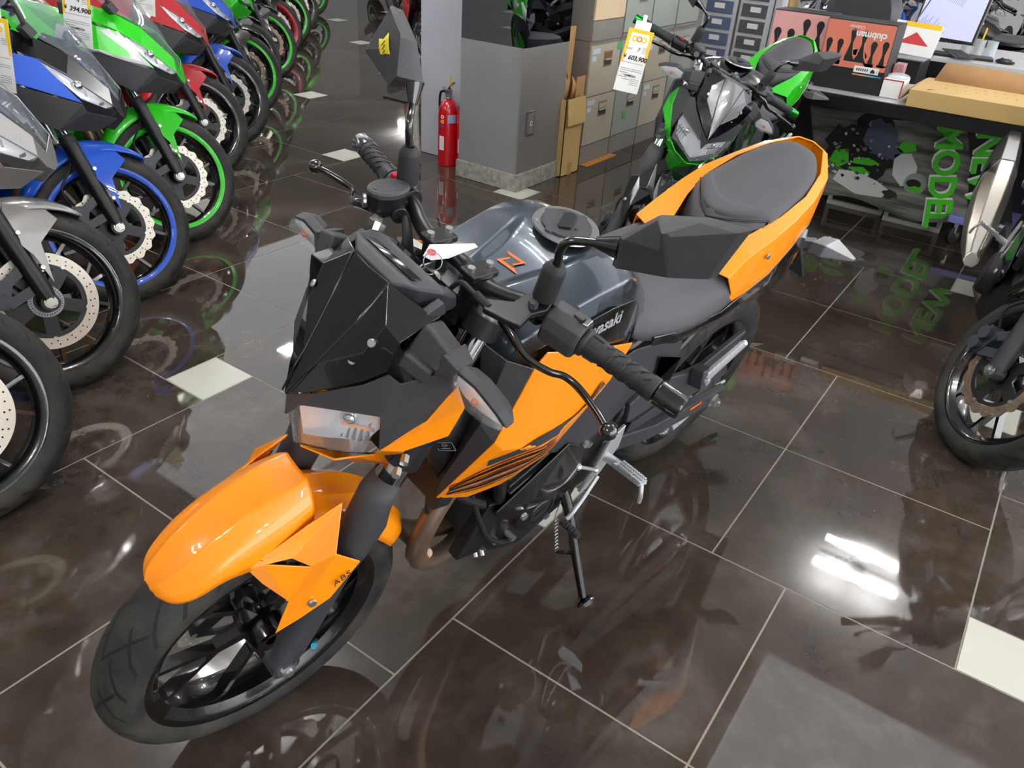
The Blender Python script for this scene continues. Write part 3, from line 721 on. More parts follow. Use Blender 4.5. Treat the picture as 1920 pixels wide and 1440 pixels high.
    g = grid([[(.2865, 0, .922), (.2605, .0385, .928), (.2235, .071, .935), (.185, .099, .942)], [(.288, 0, .918), (.262, .0385, .924), (.225, .071, .931), (.186, .099, .938)]], 1)
    obj('seat_piping', g, M_BLACK, ps, solid=.003)
    # ---- tail
    for s in (1, -1):
        g = G()
        P = [[(.375, .052, .858), (.345, .134, .856), (.32, .1465, .815), (.32, .146, .775)], [(.318, .060, .876), (.290, .131, .888), (.26, .1465, .825), (.245, .147, .795)], [(.232, .090, .912), (.20, .134, .920), (.185, .148, .862), (.165, .147, .822)],
             [(.15, .104, .944), (.125, .131, .946), (.11, .140, .905), (.09, .140, .868)], [(.05, .100, .975), (.035, .118, .968), (.02, .126, .935), (.0, .122, .900)], [(-.04, .075, 1.005), (-.05, .092, 1.0), (-.055, .096, .965), (-.07, .092, .925)], [(-.095, .035, 1.035), (-.105, .045, 1.028), (-.11, .055, .99), (-.115, .055, .955)], [(-.105, .0, 1.038), (-.118, .0, 1.03), (-.125, .0, .99), (-.125, .0, .955)]]
        g.loft([[Vector(p) for p in r] for r in P], caps=False, open_ring=True)
        if s < 0: g.v = [(x, -y, z) for x, y, z in g.v]
        tc = obj('tail_cowl', g, body, root, solid=.004, bevel=.003)
        g = torus_bolts([(.218, s*.1465, .885)], (0, s, .1), .007, .003); obj('cowl_screw', g, M_BOLT, tc)
        g = G()
        P = [[(.60, .148, .800), (.60, .150, .780), (.60, .148, .775)], [(.50, .156, .785), (.50, .158, .765), (.50, .150, .745)], [(.35, .1575, .785), (.35, .158, .765), (.35, .150, .735)], [(.245, .1485, .797), (.24, .154, .775), (.26, .145, .74)],
             [(.165, .1485, .824), (.15, .152, .79), (.16, .140, .735)], [(.09, .1415, .870), (.07, .144, .83), (.05, .135, .73)], [(.0, .1235, .902), (-.02, .128, .85), (-.04, .120, .735)], [(-.07, .0935, .927), (-.09, .10, .87), (-.13, .095, .755)], [(-.115, .0565, .957), (-.15, .065, .89), (-.20, .06, .80)], [(-.125, .0, .957), (-.165, .0, .90), (-.22, .0, .82)]]
        g.loft([[Vector(p) for p in r] for r in P], caps=False, open_ring=True)
        if s < 0: g.v = [(x, -y, z) for x, y, z in g.v]
        bv = BVHTree.FromPolygons([Vector(v) for v in g.v], g.f)
        tp = obj('tail_side_panel', g, M_NAVY, root, solid=.003, bevel=.003)
        if lod < 1 and s > 0:
            t = text_mesh('250', .060, M_LOGO, .0003, shear=.35, space=.95)
            obj('lettering', t, None, tp, frame((.003, .1300, .838), (-1, -.33, .25), (.25, -.20, 1)), solid=0)
            t = text_mesh('250', .060, M_NAVY, .0003, shear=.35, space=.95, bold=-.0035)
            obj('lettering', t, None, tp, frame((.003, .1308, .838), (-1, -.33, .25), (.25, -.20, 1)))
    g = G(); g.loft([[(x, y*w, z+h*q) for y, q in ((-1, 0), (1, 0), (1, -1), (-1, -1))] for x, w, z, h in ((-.10, .05, .86, .03), (-.22, .045, .79, .02), (-.36, .045, .66, .015), (-.42, .06, .58, .012))])
    obj('rear_fender', g, M_PLAST, root, bevel=.004)
    g = G(); g.loft([[(-.12, -.045, .93), (-.12, .045, .93), (-.12, .045, .90), (-.12, -.045, .90)], [(-.215, -.03, .865), (-.215, .03, .865), (-.21, .03, .84), (-.21, -.03, .84)]]); obj('tail_light', g, M_REDP, root, bevel=.003)
    for s in (1, -1):
        g = G(); g.beam((-.20, s*.06, .76), (-.215, s*.10, .775), .028, .022); g.loft([[tuple(Vector((-.215, s*.10, .775))+Vector((a*.035, 0, b*.026))) for a, b in ((-1, -.6), (1, -.6), (1, .6), (-1, .6))], [tuple(Vector((-.225, s*.135, .78))+Vector((a*.040, 0, b*.030))) for a, b in ((-1, -.6), (1, -.6), (1, .6), (-1, .6))], [tuple(Vector((-.24, s*.205, .782))+Vector((a*.006, 0, b*.006))) for a, b in ((-1, -.6), (1, -.6), (1, .6), (-1, .6))]])
        ts = obj('rear_turn_signal', g, M_ALU, root, bevel=.002)
        g = G(); g.loft([[(-.256, s*.11, .760), (-.256, s*.11, .795), (-.262, s*.16, .792), (-.25, s*.2, .784), (-.262, s*.16, .768)], [(-.264, s*.115, .765), (-.264, s*.115, .79), (-.268, s*.155, .788), (-.255, s*.19, .783), (-.268, s*.155, .772)]]); obj('signal_lens', g, M_REFL, ts)
    # ---- engine dressing: glossy belly cowl, side box
    for s in (1, -1):
        g = G()
        V_ = [(.925, .138, .450), (.778, .156, .595), (.690, .150, .530), (.668, .148, .418), (.695, .144, .325), (.825, .138, .343), (.845, .166, .470), (.745, .162, .450), (.89, .132, .395)]
        g.add(V_, [(0, 1, 6), (1, 2, 7, 6), (2, 3, 7), (3, 4, 5, 7), (7, 5, 6), (6, 5, 8), (6, 8, 0)])
        if s < 0: g.v = [(x, -y, z) for x, y, z in g.v]
        ec = obj('engine_cowl', g, M_NAVY, root, solid=.004, bevel=.004)
        g = torus_bolts([(.845, s*.158, .405), (.70, s*.152, .545)], (.1, s, .1), .0095, .006); objs('cowl_screw', g, M_BOLT, ec)
    g = G(); g.box((.925, .112, .38), (.075, .03, .16), Matrix.Rotation(-.35, 3, 'Y')); obj('coolant_tank', g, M_BLACK, root, bevel=.004)
    for s in (1, -1):
        g = G(); g.add([(1.11, s*.08, .80), (1.12, s*.08, .70), (1.07, s*.085, .60), (1.03, s*.085, .60), (1.05, s*.115, .80), (1.08, s*.098, .68)], [(0, 1, 5, 4), (1, 2, 5), (2, 3, 5), (3, 4, 5)])
        rg = obj('radiator_guard', g, M_ENG, root, solid=.003)
        if lod < 1 and s > 0:
            g = G(); w, h = .034, .020
            for a, b, c, d in ((-w/2, -h/2, w, .001), (-w/2, h/2, w, .001)): g.box((a+c/2, b, 0), (c, d, .0004))
            for a in (-w/2, w/2): g.box((a, 0, 0), (.001, h, .0004))
            g.lathe([(.004, 0), (.0048, 0), (.0048, .0003), (.004, .0003)], (0, .003, 0), (0, 0, 1), 20); g.box((0, -.005, 0), (.018, .0014, .0004)); g.box((0, .003, 0), (.012, .0008, .0004))
            obj('warning_label', g, M_GREYLOGO, rg, frame((1.092, .1025, .715), (.35, -.75, -.5), (.3, -.3, .9)))
    # ================= steered parts
    # fender
    def fr(th, r, w, dr, pinch=1.0):
        th = radians(th); c = Vector((WB, 0, .293)); e = Vector((cos(th), 0, sin(th))); p = lambda y, q: tuple(c+e*(r+q)+Vector((0, y, 0)))
        return [p(0, 0), p(w*.34, .0015), p(w*.42, .004), p(w*.50, -.002), p(w*.82, -dr*.24), p(w*.95, -dr*.45), p(w*1.04, -dr)]
    rows = [fr(55, .318, .022, .008), fr(57.5, .324, .046, .018), fr(63, .331, .061, .028), fr(72, .346, .069, .038), fr(82, .365, .075, .068), fr(92, .386, .077, .092), fr(99, .398, .072, .092)]
    fd = obj('front_fender', to_mesh(grid(rows, 3), 'front_fender', accent, angle=None), None, root, S, sub=1, solid=.004)
    rows = [fr(97, .352, .055, .04), fr(112, .338, .064, .05), fr(128, .330, .067, .055), fr(143, .324, .067, .055), fr(152, .320, .062, .05), fr(155, .317, .05, .04)]
    obj('fender_rear', to_mesh(grid(rows, 3), 'fender_rear', accent, angle=None), None, fd, sub=1, solid=.003)
    for s in (1, -1):
        pts = dict(a=(1.275, .085, .668), b=(1.335, .082, .645), b2=(1.432, .073, .592), c=(1.309, .130, .607), d=(1.268, .142, .571), h=(1.334, .129, .560), i=(1.318, .140, .503), k=(1.368, .130, .469), e=(1.403, .116, .436), f=(1.378, .110, .505), g=(1.410, .084, .548), v1=(1.408, .085, .600), v2=(1.339, .110, .571), v3=(1.366, .093, .593))
        k = list(pts); I = {a: i for i, a in enumerate(k)}
        F = ['a b v3', 'a v3 v2 c', 'b b2 v1 v3', 'b2 g v1', 'v1 g f', 'v1 f v2', 'v2 f h', 'c v2 h', 'c h d', 'd h i', 'h f k', 'h k i', 'k f e']
        g = G(); g.add([pts[a] for a in k], [tuple(I[a] for a in f.split()) for f in F])
        if s < 0: g.v = [(x, -y, z) for x, y, z in g.v]
        bk = obj('fender_bracket', g, accent, root, S, solid=.004, bevel=.003)
        g = G(); g.add([(1.412, s*.078, .604), (1.334, s*.102, .570), (1.366, s*.085, .598)], [(0, 1, 2)]); obj('fender_vent', g, M_MATTE, bk, solid=.003)
        obj('fender_bolt', torus_bolts([(1.349, s*.135, .507)], (.2, s, .1), .008, .004), M_BOLT, bk)
        if lod < 1 and s > 0:
            t = text_mesh('ABS', .019, M_INK, .0002, shear=.3, space=1.1); obj('lettering', t, None, bk, frame((1.303, .1440, .549), (-.86, .06, .50), (.3, -.12, .95)))
        g = G(); zz = [.53, .57, .62, .665, .70]; rr = [.030, .0345, .036, .037, .030]
        rings = []
        for z, r in zip(zz, rr):
            a0, a1 = (-1.9, 1.9) if z < .66 else (-1.35, 1.35)
            rings.append([Vector((fx(z)+.004+r*cos(a0+(a1-a0)*j/14), s*.099+r*sin(a0+(a1-a0)*j/14), z+(.012*cos(a0+(a1-a0)*j/14) if z > .65 else 0))) for j in range(15)])
        g.loft(rings, caps=False, open_ring=True); obj('fork_guard', g, M_TEX, fd, solid=.003)
    return
def cockpit(root, S, sp, lod=0):
    """handlebar, controls, mirrors and meter; every point sits in the unsteered frame of the fork."""
    capm = sp.get('barend', M_GLOSS)
    def P(nm, g, m, par=root, **k): return obj(nm, g, m, par, S if par is root else None, **k)
    g = G(); H = [(1.045, 0, 1.016), (1.052, .06, 1.016), (1.046, .100, 1.020), (1.036, .135, 1.028), (1.030, .165, 1.030), (1.006, .225, 1.018), (.967, .385, 1.006)]
    R = [.014, .014, .0135, .013, .012, .011, .011]
    path = [(x, -y, z) for x, y, z in reversed(H)][:-1]+H; rad = R[::-1][:-1]+R
    g.tube(path, rad, 18, k=5)
    hb = P('handlebar', g, M_BLACK)
    g = G()
    for s in (1, -1):
        g.cyl((1.052, s*.050, .975), (1.052, s*.050, 1.034), .024, .022, 20); g.box((1.052, s*.050, 1.030), (.052, .034, .012))
    objs('bar_clamp', g, M_BLACK, hb, bevel=.003)
    g = G()
    for s in (1, -1):
        for dx in (-.018, .018): g.cyl((1.052+dx, s*.050, 1.036), (1.052+dx, s*.050, 1.043), .0065, n=6)
    objs('clamp_bolt', g, M_BOLT, hb)
    for s in (1, -1):
        a = Vector((1.003, s*.235, 1.0165)); b = Vector((.974, s*.355, 1.0075)); d = (b-a).normalized(); L = (b-a).length
        g = G(); pr = [(.011, 0), (.0225, 0), (.0225, .004), (.0185, .008), (.0178, .03)]
        for i in range(4): pr += [(.0168, .032+.022*i), (.0172, .048+.022*i), (.0160, .0495+.022*i), (.0160, .0515+.022*i)]
        pr += [(.0182, L-.012), (.0188, L-.002), (.0175, L), (.011, L)]
        g.lathe(pr, a, d, 24)
        u = Vector((0, 0, 1)); u = (u-d*u.dot(d)).normalized(); w = d.cross(u)
        if lod < 1:
            for i in range(9):
                for j in range(6):
                    t = .036+.0095*i; an = j*pi/3+(i % 2)*.5; e = u*cos(an)+w*sin(an); tg = d.cross(e)
                    g.beam(a+d*t+e*.0166+tg*.004, a+d*(t+.009)+e*.0166-tg*.003, .0016, .003, up=e)
            for j in range(8):
                an = j*pi/4; e = u*cos(an)+w*sin(an); g.beam(a+d*.010+e*.0185, a+d*.028+e*.0178, .003, .003, up=e)
        gr = P('grip', g, M_RUB)
        g = G(); g.lathe([(0, .001), (.0165, .001), (.0185, .004), (.0185, .040), (.0165, .044), (0, .044)], b, d, 28); P('bar_end', g, capm, gr)
        if sp.get('barend') and lod < 2:
            g = G()
            for i in range(5): t = .03+.014*i; g.beam(a+d*t+u*.0172+w*(.003*(i % 3-1)), a+d*(t+.008)+u*.0172+w*(.006*(i % 2)), .001, .001)
            P('grip_flecks', g, sp['paint'], gr)
        # switch housing
        c0 = Vector((1.022, s*.176, 1.0235)); c1 = Vector((1.004, s*.232, 1.0170)); dd = (c1-c0).normalized()
        uu = (Vector((0, 0, 1))-dd*dd.z).normalized(); ww = dd.cross(uu)*(-s)
        if s > 0:
            g = G(); rings = []
            for t, k in ((0, .92), (.06, 1), (.9, 1), (1, .9)):
                c = c0.lerp(c1, t); rings.append([c+ww*(x*k)+uu*(z*k) for x, z in ((.030, -.006), (.030, .012), (.018, .027), (-.006, .029), (-.024, .020), (-.028, .0), (-.022, -.026), (.002, -.034), (.022, -.026))])
            g.loft(rings); g.box(c1+uu*.030-dd*.018, (.012, .016, .008))
            sw = P('switch_housing', g, M_TEX, bevel=.004)
            if lod < 1:
                F = lambda q, h: frame(c0.lerp(c1, q)+ww*.006*1+uu*h, tuple(-ww), tuple(-dd)) if False else frame(c0.lerp(c1, q)+uu*h+ww*.004, (-ww), dd)
                g = G(); g.cyl(c0.lerp(c1, .42)+ww*.026+uu*.012, c0.lerp(c1, .42)+ww*.0265+uu*.0225-dd*0, .0055, n=16); P('switch_button', g, M_MATTE, sw)
                g = G(); g.beam(c0.lerp(c1, .95)+uu*.033+ww*.004, c0.lerp(c1, .95)+uu*.036-ww*.018, .008, .005); P('indicator_switch', g, M_CHROME, sw, bevel=.001)
                t = text_mesh('PASS', .0065, M_WHITEP, .0001, bold=.0001); obj('lettering', t, None, sw, frame(c0.lerp(c1, .80)+ww*.0304+uu*.002, dd, uu) if False else frame(c0.lerp(c1, .78)+ww*.0306+uu*.001, -dd, -uu))
        else:
            g = G(); rings = []
            for t, k in ((0, .9), (.08, 1), (.9, 1), (1, .9)):
                c = c0.lerp(c1, t); rings.append([c+(ww*cos(q)+uu*sin(q))*.0235*k for q in [2*pi*i/16 for i in range(16)]])
            g.loft(rings); sw = P('switch_housing', g, M_BLACK, bevel=.002)
            g = G(); g.box(c0.lerp(c1, .5)+uu*.024-ww*.012, (.014, .012, .010)); P('kill_switch', g, M_REDP, sw, bevel=.002)
        # lever perch
        g = G()
        if s > 0:
            t0 = Vector((1.034, .150, 1.032))
            pl = [(1.012, .160), (1.012, .172), (1.044, .186), (1.068, .180), (1.098, .190), (1.107, .170), (1.118, .135), (1.104, .118), (1.072, .146), (1.048, .142), (1.030, .150)]
            g.prism([(a, b) for a, b in pl], (0, 0, 1.047), (1, 0, -.12), (0, 1, 0), (0, 0, .010)); g.cyl((1.03, .152, 1.030), (1.03, .172, 1.029), .021, n=20)
            g.v = [(x, y, z+.12*1.04-.0) if abs(z-1.047+.12*x) < .02 and False else (x, y, z) for x, y, z in g.v]
            g.v = [((x, y, z+.125) if i < 2*len(pl) else (x, y, z)) for i, (x, y, z) in enumerate(g.v)]
            pc = P('clutch_perch', g, M_BLACK, bevel=.0025)
            g = G(); g.cyl((1.058, .170, 1.050), (1.058, .170, 1.059), .0075, n=6); P('perch_bolt', g, M_PLAST, pc)
            g = G(); g.tube([(1.096, .155, 1.030), (1.100, .185, 1.022), (1.096, .215, 1.006), (1.078, .245, .997), (1.062, .262, .995), (1.058, .290, .992), (1.068, .335, .990), (1.077, .362, .988)], [.010, .0085, .007, .0065, .0065, .007, .0065, .006], 14, k=5, flat=.75); g.ball((1.077, .366, .988), .0125)
            P('clutch_lever', g, M_GLOSS, hb)
            g = G(); g.tube([(1.11, .128, 1.040), (1.112, .10, 1.046), (1.10, .06, 1.03), (1.10, .03, .97), (1.06, .03, .92)], .004, 8, k=5); g.cyl((1.108, .135, 1.040), (1.111, .108, 1.046), .0065, n=10); P('clutch_cable', g, M_MATTE, pc)
        else:
            g.cyl((1.03, -.150, 1.030), (1.03, -.172, 1.029), .021, n=20); g.beam((1.045, -.155, 1.030), (1.10, -.160, 1.025), .03, .022); g.cyl((1.078, -.118, 1.032), (1.062, -.175, 1.032), .014, n=16)
            g.loft([[Vector((1.082, -.150, z))+Vector((.036*cos(t)*k, (.024*sin(t))*k, 0)) for t in [2*pi*i/20 for i in range(20)]] for z, k in ((1.028, .8), (1.036, .95), (1.060, 1.0))])
            pc = P('master_cylinder', g, M_BLACK, bevel=.002)
            g = G(); g.loft([[Vector((1.082, -.150, z))+Vector((.0375*cos(t)*k, (.0255*sin(t))*k, 0)) for t in [2*pi*i/20 for i in range(20)]] for z, k in ((1.060, 1.0), (1.066, 1.0), (1.069, .88))]); cp = P('reservoir_cap', g, M_PLAST, pc, bevel=.001)
            if lod < 1:
                g = G()
                for r in range(4): g.box((1.084, -.150+.008*(r-1.5), 1.0692), (.030, .0025, .0004))
                g.cyl((1.109, -.150, 1.068), (1.109, -.150, 1.0705), .0035, n=10); g.cyl((1.055, -.150, 1.068), (1.055, -.150, 1.0705), .0035, n=10); objs('embossed_lettering', g, M_CASE, pc)
            g = G(); g.cyl((1.118, -.157, 1.046), (1.122, -.159, 1.046), .0105, n=20); P('sight_glass', g, M_STEEL, pc)
            g = G(); g.tube([(1.096, -.155, 1.028), (1.104, -.185, 1.022), (1.100, -.215, 1.008), (1.080, -.245, .998), (1.066, -.262, .996), (1.064, -.290, .993), (1.070, -.335, .990), (1.077, -.362, .988)], [.010, .0085, .007, .0065, .0065, .007, .0065, .006], 14, k=5, flat=.75); g.ball((1.077, -.366, .988), .0125)
            P('brake_lever', g, M_GLOSS, hb)
            g = G(); g.tube([(1.07, -.118, 1.03), (1.085, -.09, 1.02), (1.095, -.07, .97), (1.10, -.05, .90), (1.09, -.03, .84)], .0055, 8, k=5); g.tube([(1.055, -.125, 1.02), (1.075, -.085, 1.0), (1.085, -.06, .95), (1.08, -.04, .88)], .004, 8, k=5); P('brake_hose', g, M_MATTE, pc)
            g = G(); g.beam((1.108, -.125, 1.022), (1.122, -.118, 1.0), .010, .024); g.cyl((1.112, -.138, 1.022), (1.112, -.128, 1.022), .011, n=6); g.tube([(1.12, -.118, 1.0), (1.125, -.095, .985), (1.12, -.08, .96)], .006, 8, k=3); P('hose_union', g, M_BOLT, pc)
        # mirror
        g = G(); g.cyl((1.034, s*.163, 1.038), (1.034, s*.167, 1.062), .0085, n=6); g.tube([(1.034, s*.167, 1.06), (1.036, s*.172, 1.118), (1.040, s*.173, 1.142), (1.036, s*.181, 1.160), (1.016, s*.205, 1.168), (1.008, s*.218, 1.172)], .0062, 12, k=4)
        a = Vector((1.014, s*.206, 1.168)); b = Vector((1.002, s*.236, 1.176)); b = Vector((1.004, -.222, 1.196)) if (s < 0 and sp.get('tape')) else b; g.cyl(a, b, .0075, .0165, 20)
        ms = P('mirror', g, M_GLOSS)
        g = G(); g.lathe([(.008, 0), (.0172, .0), (.0178, .004), (.0172, .048), (.0165, .052), (.0105, .060), (.0066, .060)], (1.034, s*.166, 1.058), (.02, s*.08, 1), 24); P('mirror_boot', g, M_RUB, ms)
        if s < 0 and sp.get('tape'):
            ol = [(1.004, -.222, 1.187), (.998, -.207, 1.201), (.989, -.247, 1.246), (.985, -.295, 1.275), (.988, -.318, 1.274), (1.013, -.34, 1.197), (1.013, -.262, 1.17)]; n_ = Vector((1, .1, .3)).normalized(); rd = (Vector((1.001, -.228, 1.196)), Vector((.987, -.250, 1.250)))
        else:
            ol = [(1.008, s*.235, 1.196), (1.004, s*.276, 1.249), (.993, s*.331, 1.275), (.982, s*.382, 1.287), (.977, s*.365, 1.210), (.984, s*.325, 1.187), (1.002, s*.235, 1.150)]; n_ = Vector((1, s*.25, -.12)).normalized(); rd = (Vector((.999, s*.296, 1.250)), Vector((.988, s*.318, 1.200)))
        ol = [Vector(p) for p in ol]; cc = sum(ol, Vector())/len(ol); dr = rd[1]-rd[0]
        def near(p): t = max(0, min(1, (p-rd[0]).dot(dr)/dr.length_squared)); return rd[0]+dr*t
        K = lambda q, dpt: [p.lerp(near(p), q)+n_*dpt for p in ol]
        g = G(); g.loft([K(0, 0), K(0, .004), K(.12, .014), K(.90, .036), K(.985, .0375)])
        hs = P('mirror_housing', g, M_TEX, ms, bevel=.0025)
        g = G(); g.add([p-n_*.0008 for p in K(.08, 0)], [tuple(range(len(ol)))]); P('mirror_glass', g, M_MIRG, ms)
        if sp.get('tape') and s < 0:
            hb_ = BVHTree.FromPolygons([v.co.copy() for v in hs.data.vertices], [tuple(p.vertices) for p in hs.data.polygons])
            def hit(u_, v_, o_=.0018):
                p = Vector((.99, -.274, 1.208))+Vector((0, -.75, -.62)).normalized()*u_+Vector((0, -.55, .80)).normalized()*v_; h = hb_.ray_cast(p+n_*.2, -n_); return (h[0] if h[0] else p+n_*.03)+n_*o_
            g = G(); nx, ny = 16, 8; q = [hit(-.014+.028*j/ny, -.026+.050*i/nx+.0014*abs(j-ny/2)*(1 if i == nx else 0)) for i in range(nx+1) for j in range(ny+1)]
            g.add(q, [(i*(ny+1)+j, i*(ny+1)+j+1, (i+1)*(ny+1)+j+1, (i+1)*(ny+1)+j) for i in range(nx) for j in range(ny)]); P('tape_note', g, M_YEL, ms, solid=.0002)
            g = G(); L = [(-.004, .020), (.005, .016), (-.004, .013), (.004, .010), (-.002, .006), (.005, .004), (-.003, .001), (.005, -.003), (-.004, -.006), (.004, -.009), (-.003, -.013), (.005, -.016)]
            g.tube([hit(u_, v_, .0026) for u_, v_ in L], .0006, 6); P('handwriting', g, M_INK, ms)
    # ignition lock + key + ring tag
    g = G(); g.cyl((1.100, 0, .965), (1.105, 0, 1.000), .020, n=24); il = P('ignition_lock', g, M_FRAME)
    g = G(); g.lathe([(.012, .0), (.019, .0), (.019, .004), (.012, .004)], (1.105, 0, 1.0), (.1, 0, 1), 24, closedprof=True); P('lock_ring', g, M_BOLT, il)
    if sp.get('key'):
        g = G(); g.beam((1.105, 0, 1.0), (1.107, 0, 1.028), .003, .020); g.lathe([(.013, -.001), (.0145, -.001), (.0145, .001), (.013, .001)], (1.107, .006, 1.034), (.6, .7, .3), 24, closedprof=True)
        ky = P('ignition_key', g, M_STEEL)
        g = G(); g.add([(1.105, .0, 1.032), (1.112, -.012, 1.034), (1.090, -.026, 1.040), (1.035, .012, 1.052), (1.033, .018, 1.049), (1.06, .010, 1.038), (1.075, .004, 1.030)], [(0, 1, 2, 6), (6, 2, 3, 4, 5)]); P('key_tag', g, M_WHITEP, ky, solid=.0006)
        g = G(); g.lathe([(0, 0), (.006, 0), (.007, .0008), (0, .0012)], (1.098, -.010, 1.0375), (.1, .2, 1), 16); P('tag_mark', g, M_REDP, ky)
    # meter pod
    g = G(); rows = []
    def mring(x, z, w, h, tw): return [(x, -w, z), (x, w, z), (x-.01, w*.92, z-h), (x-.01, -w*.92, z-h)]
    g.loft([mring(1.212, 1.048, .045, .02, 0), mring(1.192, 1.056, .075, .035, 0), mring(1.150, 1.046, .090, .045, 0), mring(1.118, 1.026, .082, .03, 0), mring(1.108, 1.016, .06, .012, 0)])
    mt = P('meter_pod', g, M_PLAST, bevel=.006)
    g = G(); g.add([(1.185, -.055, 1.0565), (1.185, .055, 1.0565), (1.125, .062, 1.032), (1.125, -.062, 1.032)], [(0, 1, 2, 3)]); P('meter_face', g, M_GLOSS, mt, solid=.002)
    g = G(); g.box((1.17, .094, 1.025), (.03, .014, .022), Matrix.Rotation(.4, 3, 'Y')); g.box((1.17, -.094, 1.025), (.03, .014, .022), Matrix.Rotation(.4, 3, 'Y')); objs('meter_bracket', g, M_PLAST, mt, bevel=.002)
def signal(root, S, s, base, tip, drop=0, m_body=M_TEX, big=1.0):
    """turn signal: stalk from base, faceted body towards tip, lens facing forward."""
    a = Vector(base); b = Vector(tip); d = (b-a).normalized()
    g = G(); mid = a.lerp(b, .22); g.beam(a, mid, .036*big, .036*big, .026*big, .024*big, up=(0, 0, 1))
    up = Vector((.35, 0, .94)); up = (up-d*up.dot(d)).normalized(); fw = d.cross(up); fw = fw if fw.x > 0 else -fw
    st = mid-d*.004; ol = [(0, .012), (.0, -.012), (.022, -.024), (.060, -.018), (.100, .004), (.080, .014), (.035, .022)]
    k = (b-mid).length/.095
    ring = lambda sc, f: [st+d*(.045+(p-.045)*sc)*k+up*(q*sc)*big+fw*f for p, q in ol]
    g.loft([ring(.7, -.014*big), ring(1, -.004*big), ring(1, .008*big)])
    o = obj('turn_signal', g, m_body, root, S, bevel=.002)
    g = G(); g.loft([ring(.96, .009*big), ring(.92, .016*big), ring(.6, .022*big)]); obj('signal_lens', g, M_LENS, o, bevel=.0015)
    g = G(); g.loft([ring(.85, .0095*big), ring(.7, .0105*big)]); obj('signal_reflector', g, M_REFL, o)
    g = G(); g.ball(st+d*.045*k+fw*.0125*big, .006, n=10); obj('signal_bulb', g, M_AMBER, o)
    return o
def naked_face(root, S, sp, lod=0):
    accent = sp.get('accent', sp['paint'])
    def P(nm, g, m, par=root, **k): return obj(nm, g, m, par, S if par is root else None, **k)
    def sym(pts, F, m, nm, par=root, **k):
        I = {a: i for i, a in enumerate(pts)}; g = G(); g.add(list(pts.values()), [tuple(I[a] for a in f.split()) for f in F]); g.mirror(); return P(nm, g, m, par, **k)
    # smoked/gloss fly screen
    scr = sym(dict(A=(1.337, 0, .862), R1=(1.300, .014, .915), R2=(1.250, .030, .985), R3=(1.212, .040, 1.050), c1=(1.300, 0, .915), c2=(1.252, 0, .985), c3=(1.216, 0, 1.052), T=(1.185, .098, 1.030), T2=(1.162, .102, 1.018), S1=(1.236, .112, 1.005), S2=(1.243, .103, .950), S3=(1.262, .078, .920), S4=(1.308, .036, .884), M1=(1.262, .070, .965), M2=(1.236, .078, 1.010)),
              ['A c1 R1', 'c1 c2 R2 R1', 'c2 c3 R3 R2', 'A R1 S4', 'R1 M1 S3 S4', 'R1 R2 M1', 'R2 R3 M2 M1', 'R3 T M2', 'T T2 S1 M2', 'M2 S1 S2 M1', 'M1 S2 S3'], M_NAVY, 'windscreen', solid=.0035, bevel=.002)
    objs('screen_screw', torus_bolts([(1.2535, .0745, .983), (1.2695, .058, .945)], (.75, .45, .4), .0065, .003).mirror(), M_BOLT, scr)
    for s in (1, -1):
        g = G(); g.add([(1.3385, s*.004, .866), (1.3025, s*.014, .917), (1.2525, s*.031, .987), (1.2145, s*.041, 1.0515), (1.2125, s*.044, 1.0510), (1.2505, s*.034, .985), (1.3005, s*.0175, .915), (1.3365, s*.008, .866)], [(0, 1, 6, 7), (1, 2, 5, 6), (2, 3, 4, 5)])
        P('screen_ridge', g, M_GLOSS, scr, solid=.002)
    # textured mask between screen and lamp
    mk = sym(dict(n=(1.334, 0, .818), n2=(1.333, 0, .860), a=(1.308, .036, .880), b=(1.262, .080, .914), c=(1.240, .104, .944), p=(1.232, .122, .938), d=(1.166, .142, .950), e=(1.150, .150, .918), t=(1.243, .113, .798), r=(1.254, .117, .879), l=(1.316, .014, .842), q=(1.236, .122, .87), s=(1.19, .142, .86)),
             ['n n2 l', 'n2 a l', 'a b r l', 'b c p r', 'p q r', 'q t r', 'p d e s q', 's t q'], M_TEX, 'headlight_cowl', solid=.004, bevel=.004)
    # wing panels and chin
    sym(dict(t=(1.244, .112, .800), s=(1.19, .146, .865), e=(1.150, .152, .924), f=(1.130, .158, .876), g=(1.148, .156, .822), h=(1.205, .126, .790), i=(1.172, .095, .735), j=(1.235, .096, .770), k=(1.255, .030, .720), k0=(1.262, 0, .716), l=(1.200, .0, .640), m=(1.168, .088, .700), j2=(1.282, .060, .748), j0=(1.305, 0, .735)),
        ['t s e f', 't f g h', 't h j', 'j h i', 'j i k j2', 'k i m', 'k m l k0', 'j2 k k0 j0'], sp.get('wing', accent), 'cowl_wing', root, solid=.004, bevel=.003)
    # lamp: reflector bowl and clear lens
    lp = sym(dict(z0=(1.312, 0, .838), z1=(1.300, 0, .760), a=(1.300, .016, .835), b=(1.240, .104, .866), c=(1.238, .106, .840), d=(1.246, .084, .795), e=(1.285, .020, .765), m=(1.262, .055, .80), m2=(1.255, .060, .84)),
             ['a b m2', 'b c m2', 'c d m m2', 'd e m', 'e a m2 m', 'z0 a e z1'], M_REFL, 'headlight', solid=.003, bevel=.002)
    g = G()
    for s in (1, -1):
        for i in range(7):
            t = i/6; g.beam((1.272-.02*t, s*(.030+.060*t), .778+.02*t), (1.262-.02*t, s*(.028+.060*t), .822+.02*t), .004, .006)
        g.beam((1.276, s*.02, .80), (1.245, s*.098, .83), .004, .006); g.ball((1.262, s*.060, .832), .012, n=12)
    objs('lamp_ribs', g, M_CHROME, lp)
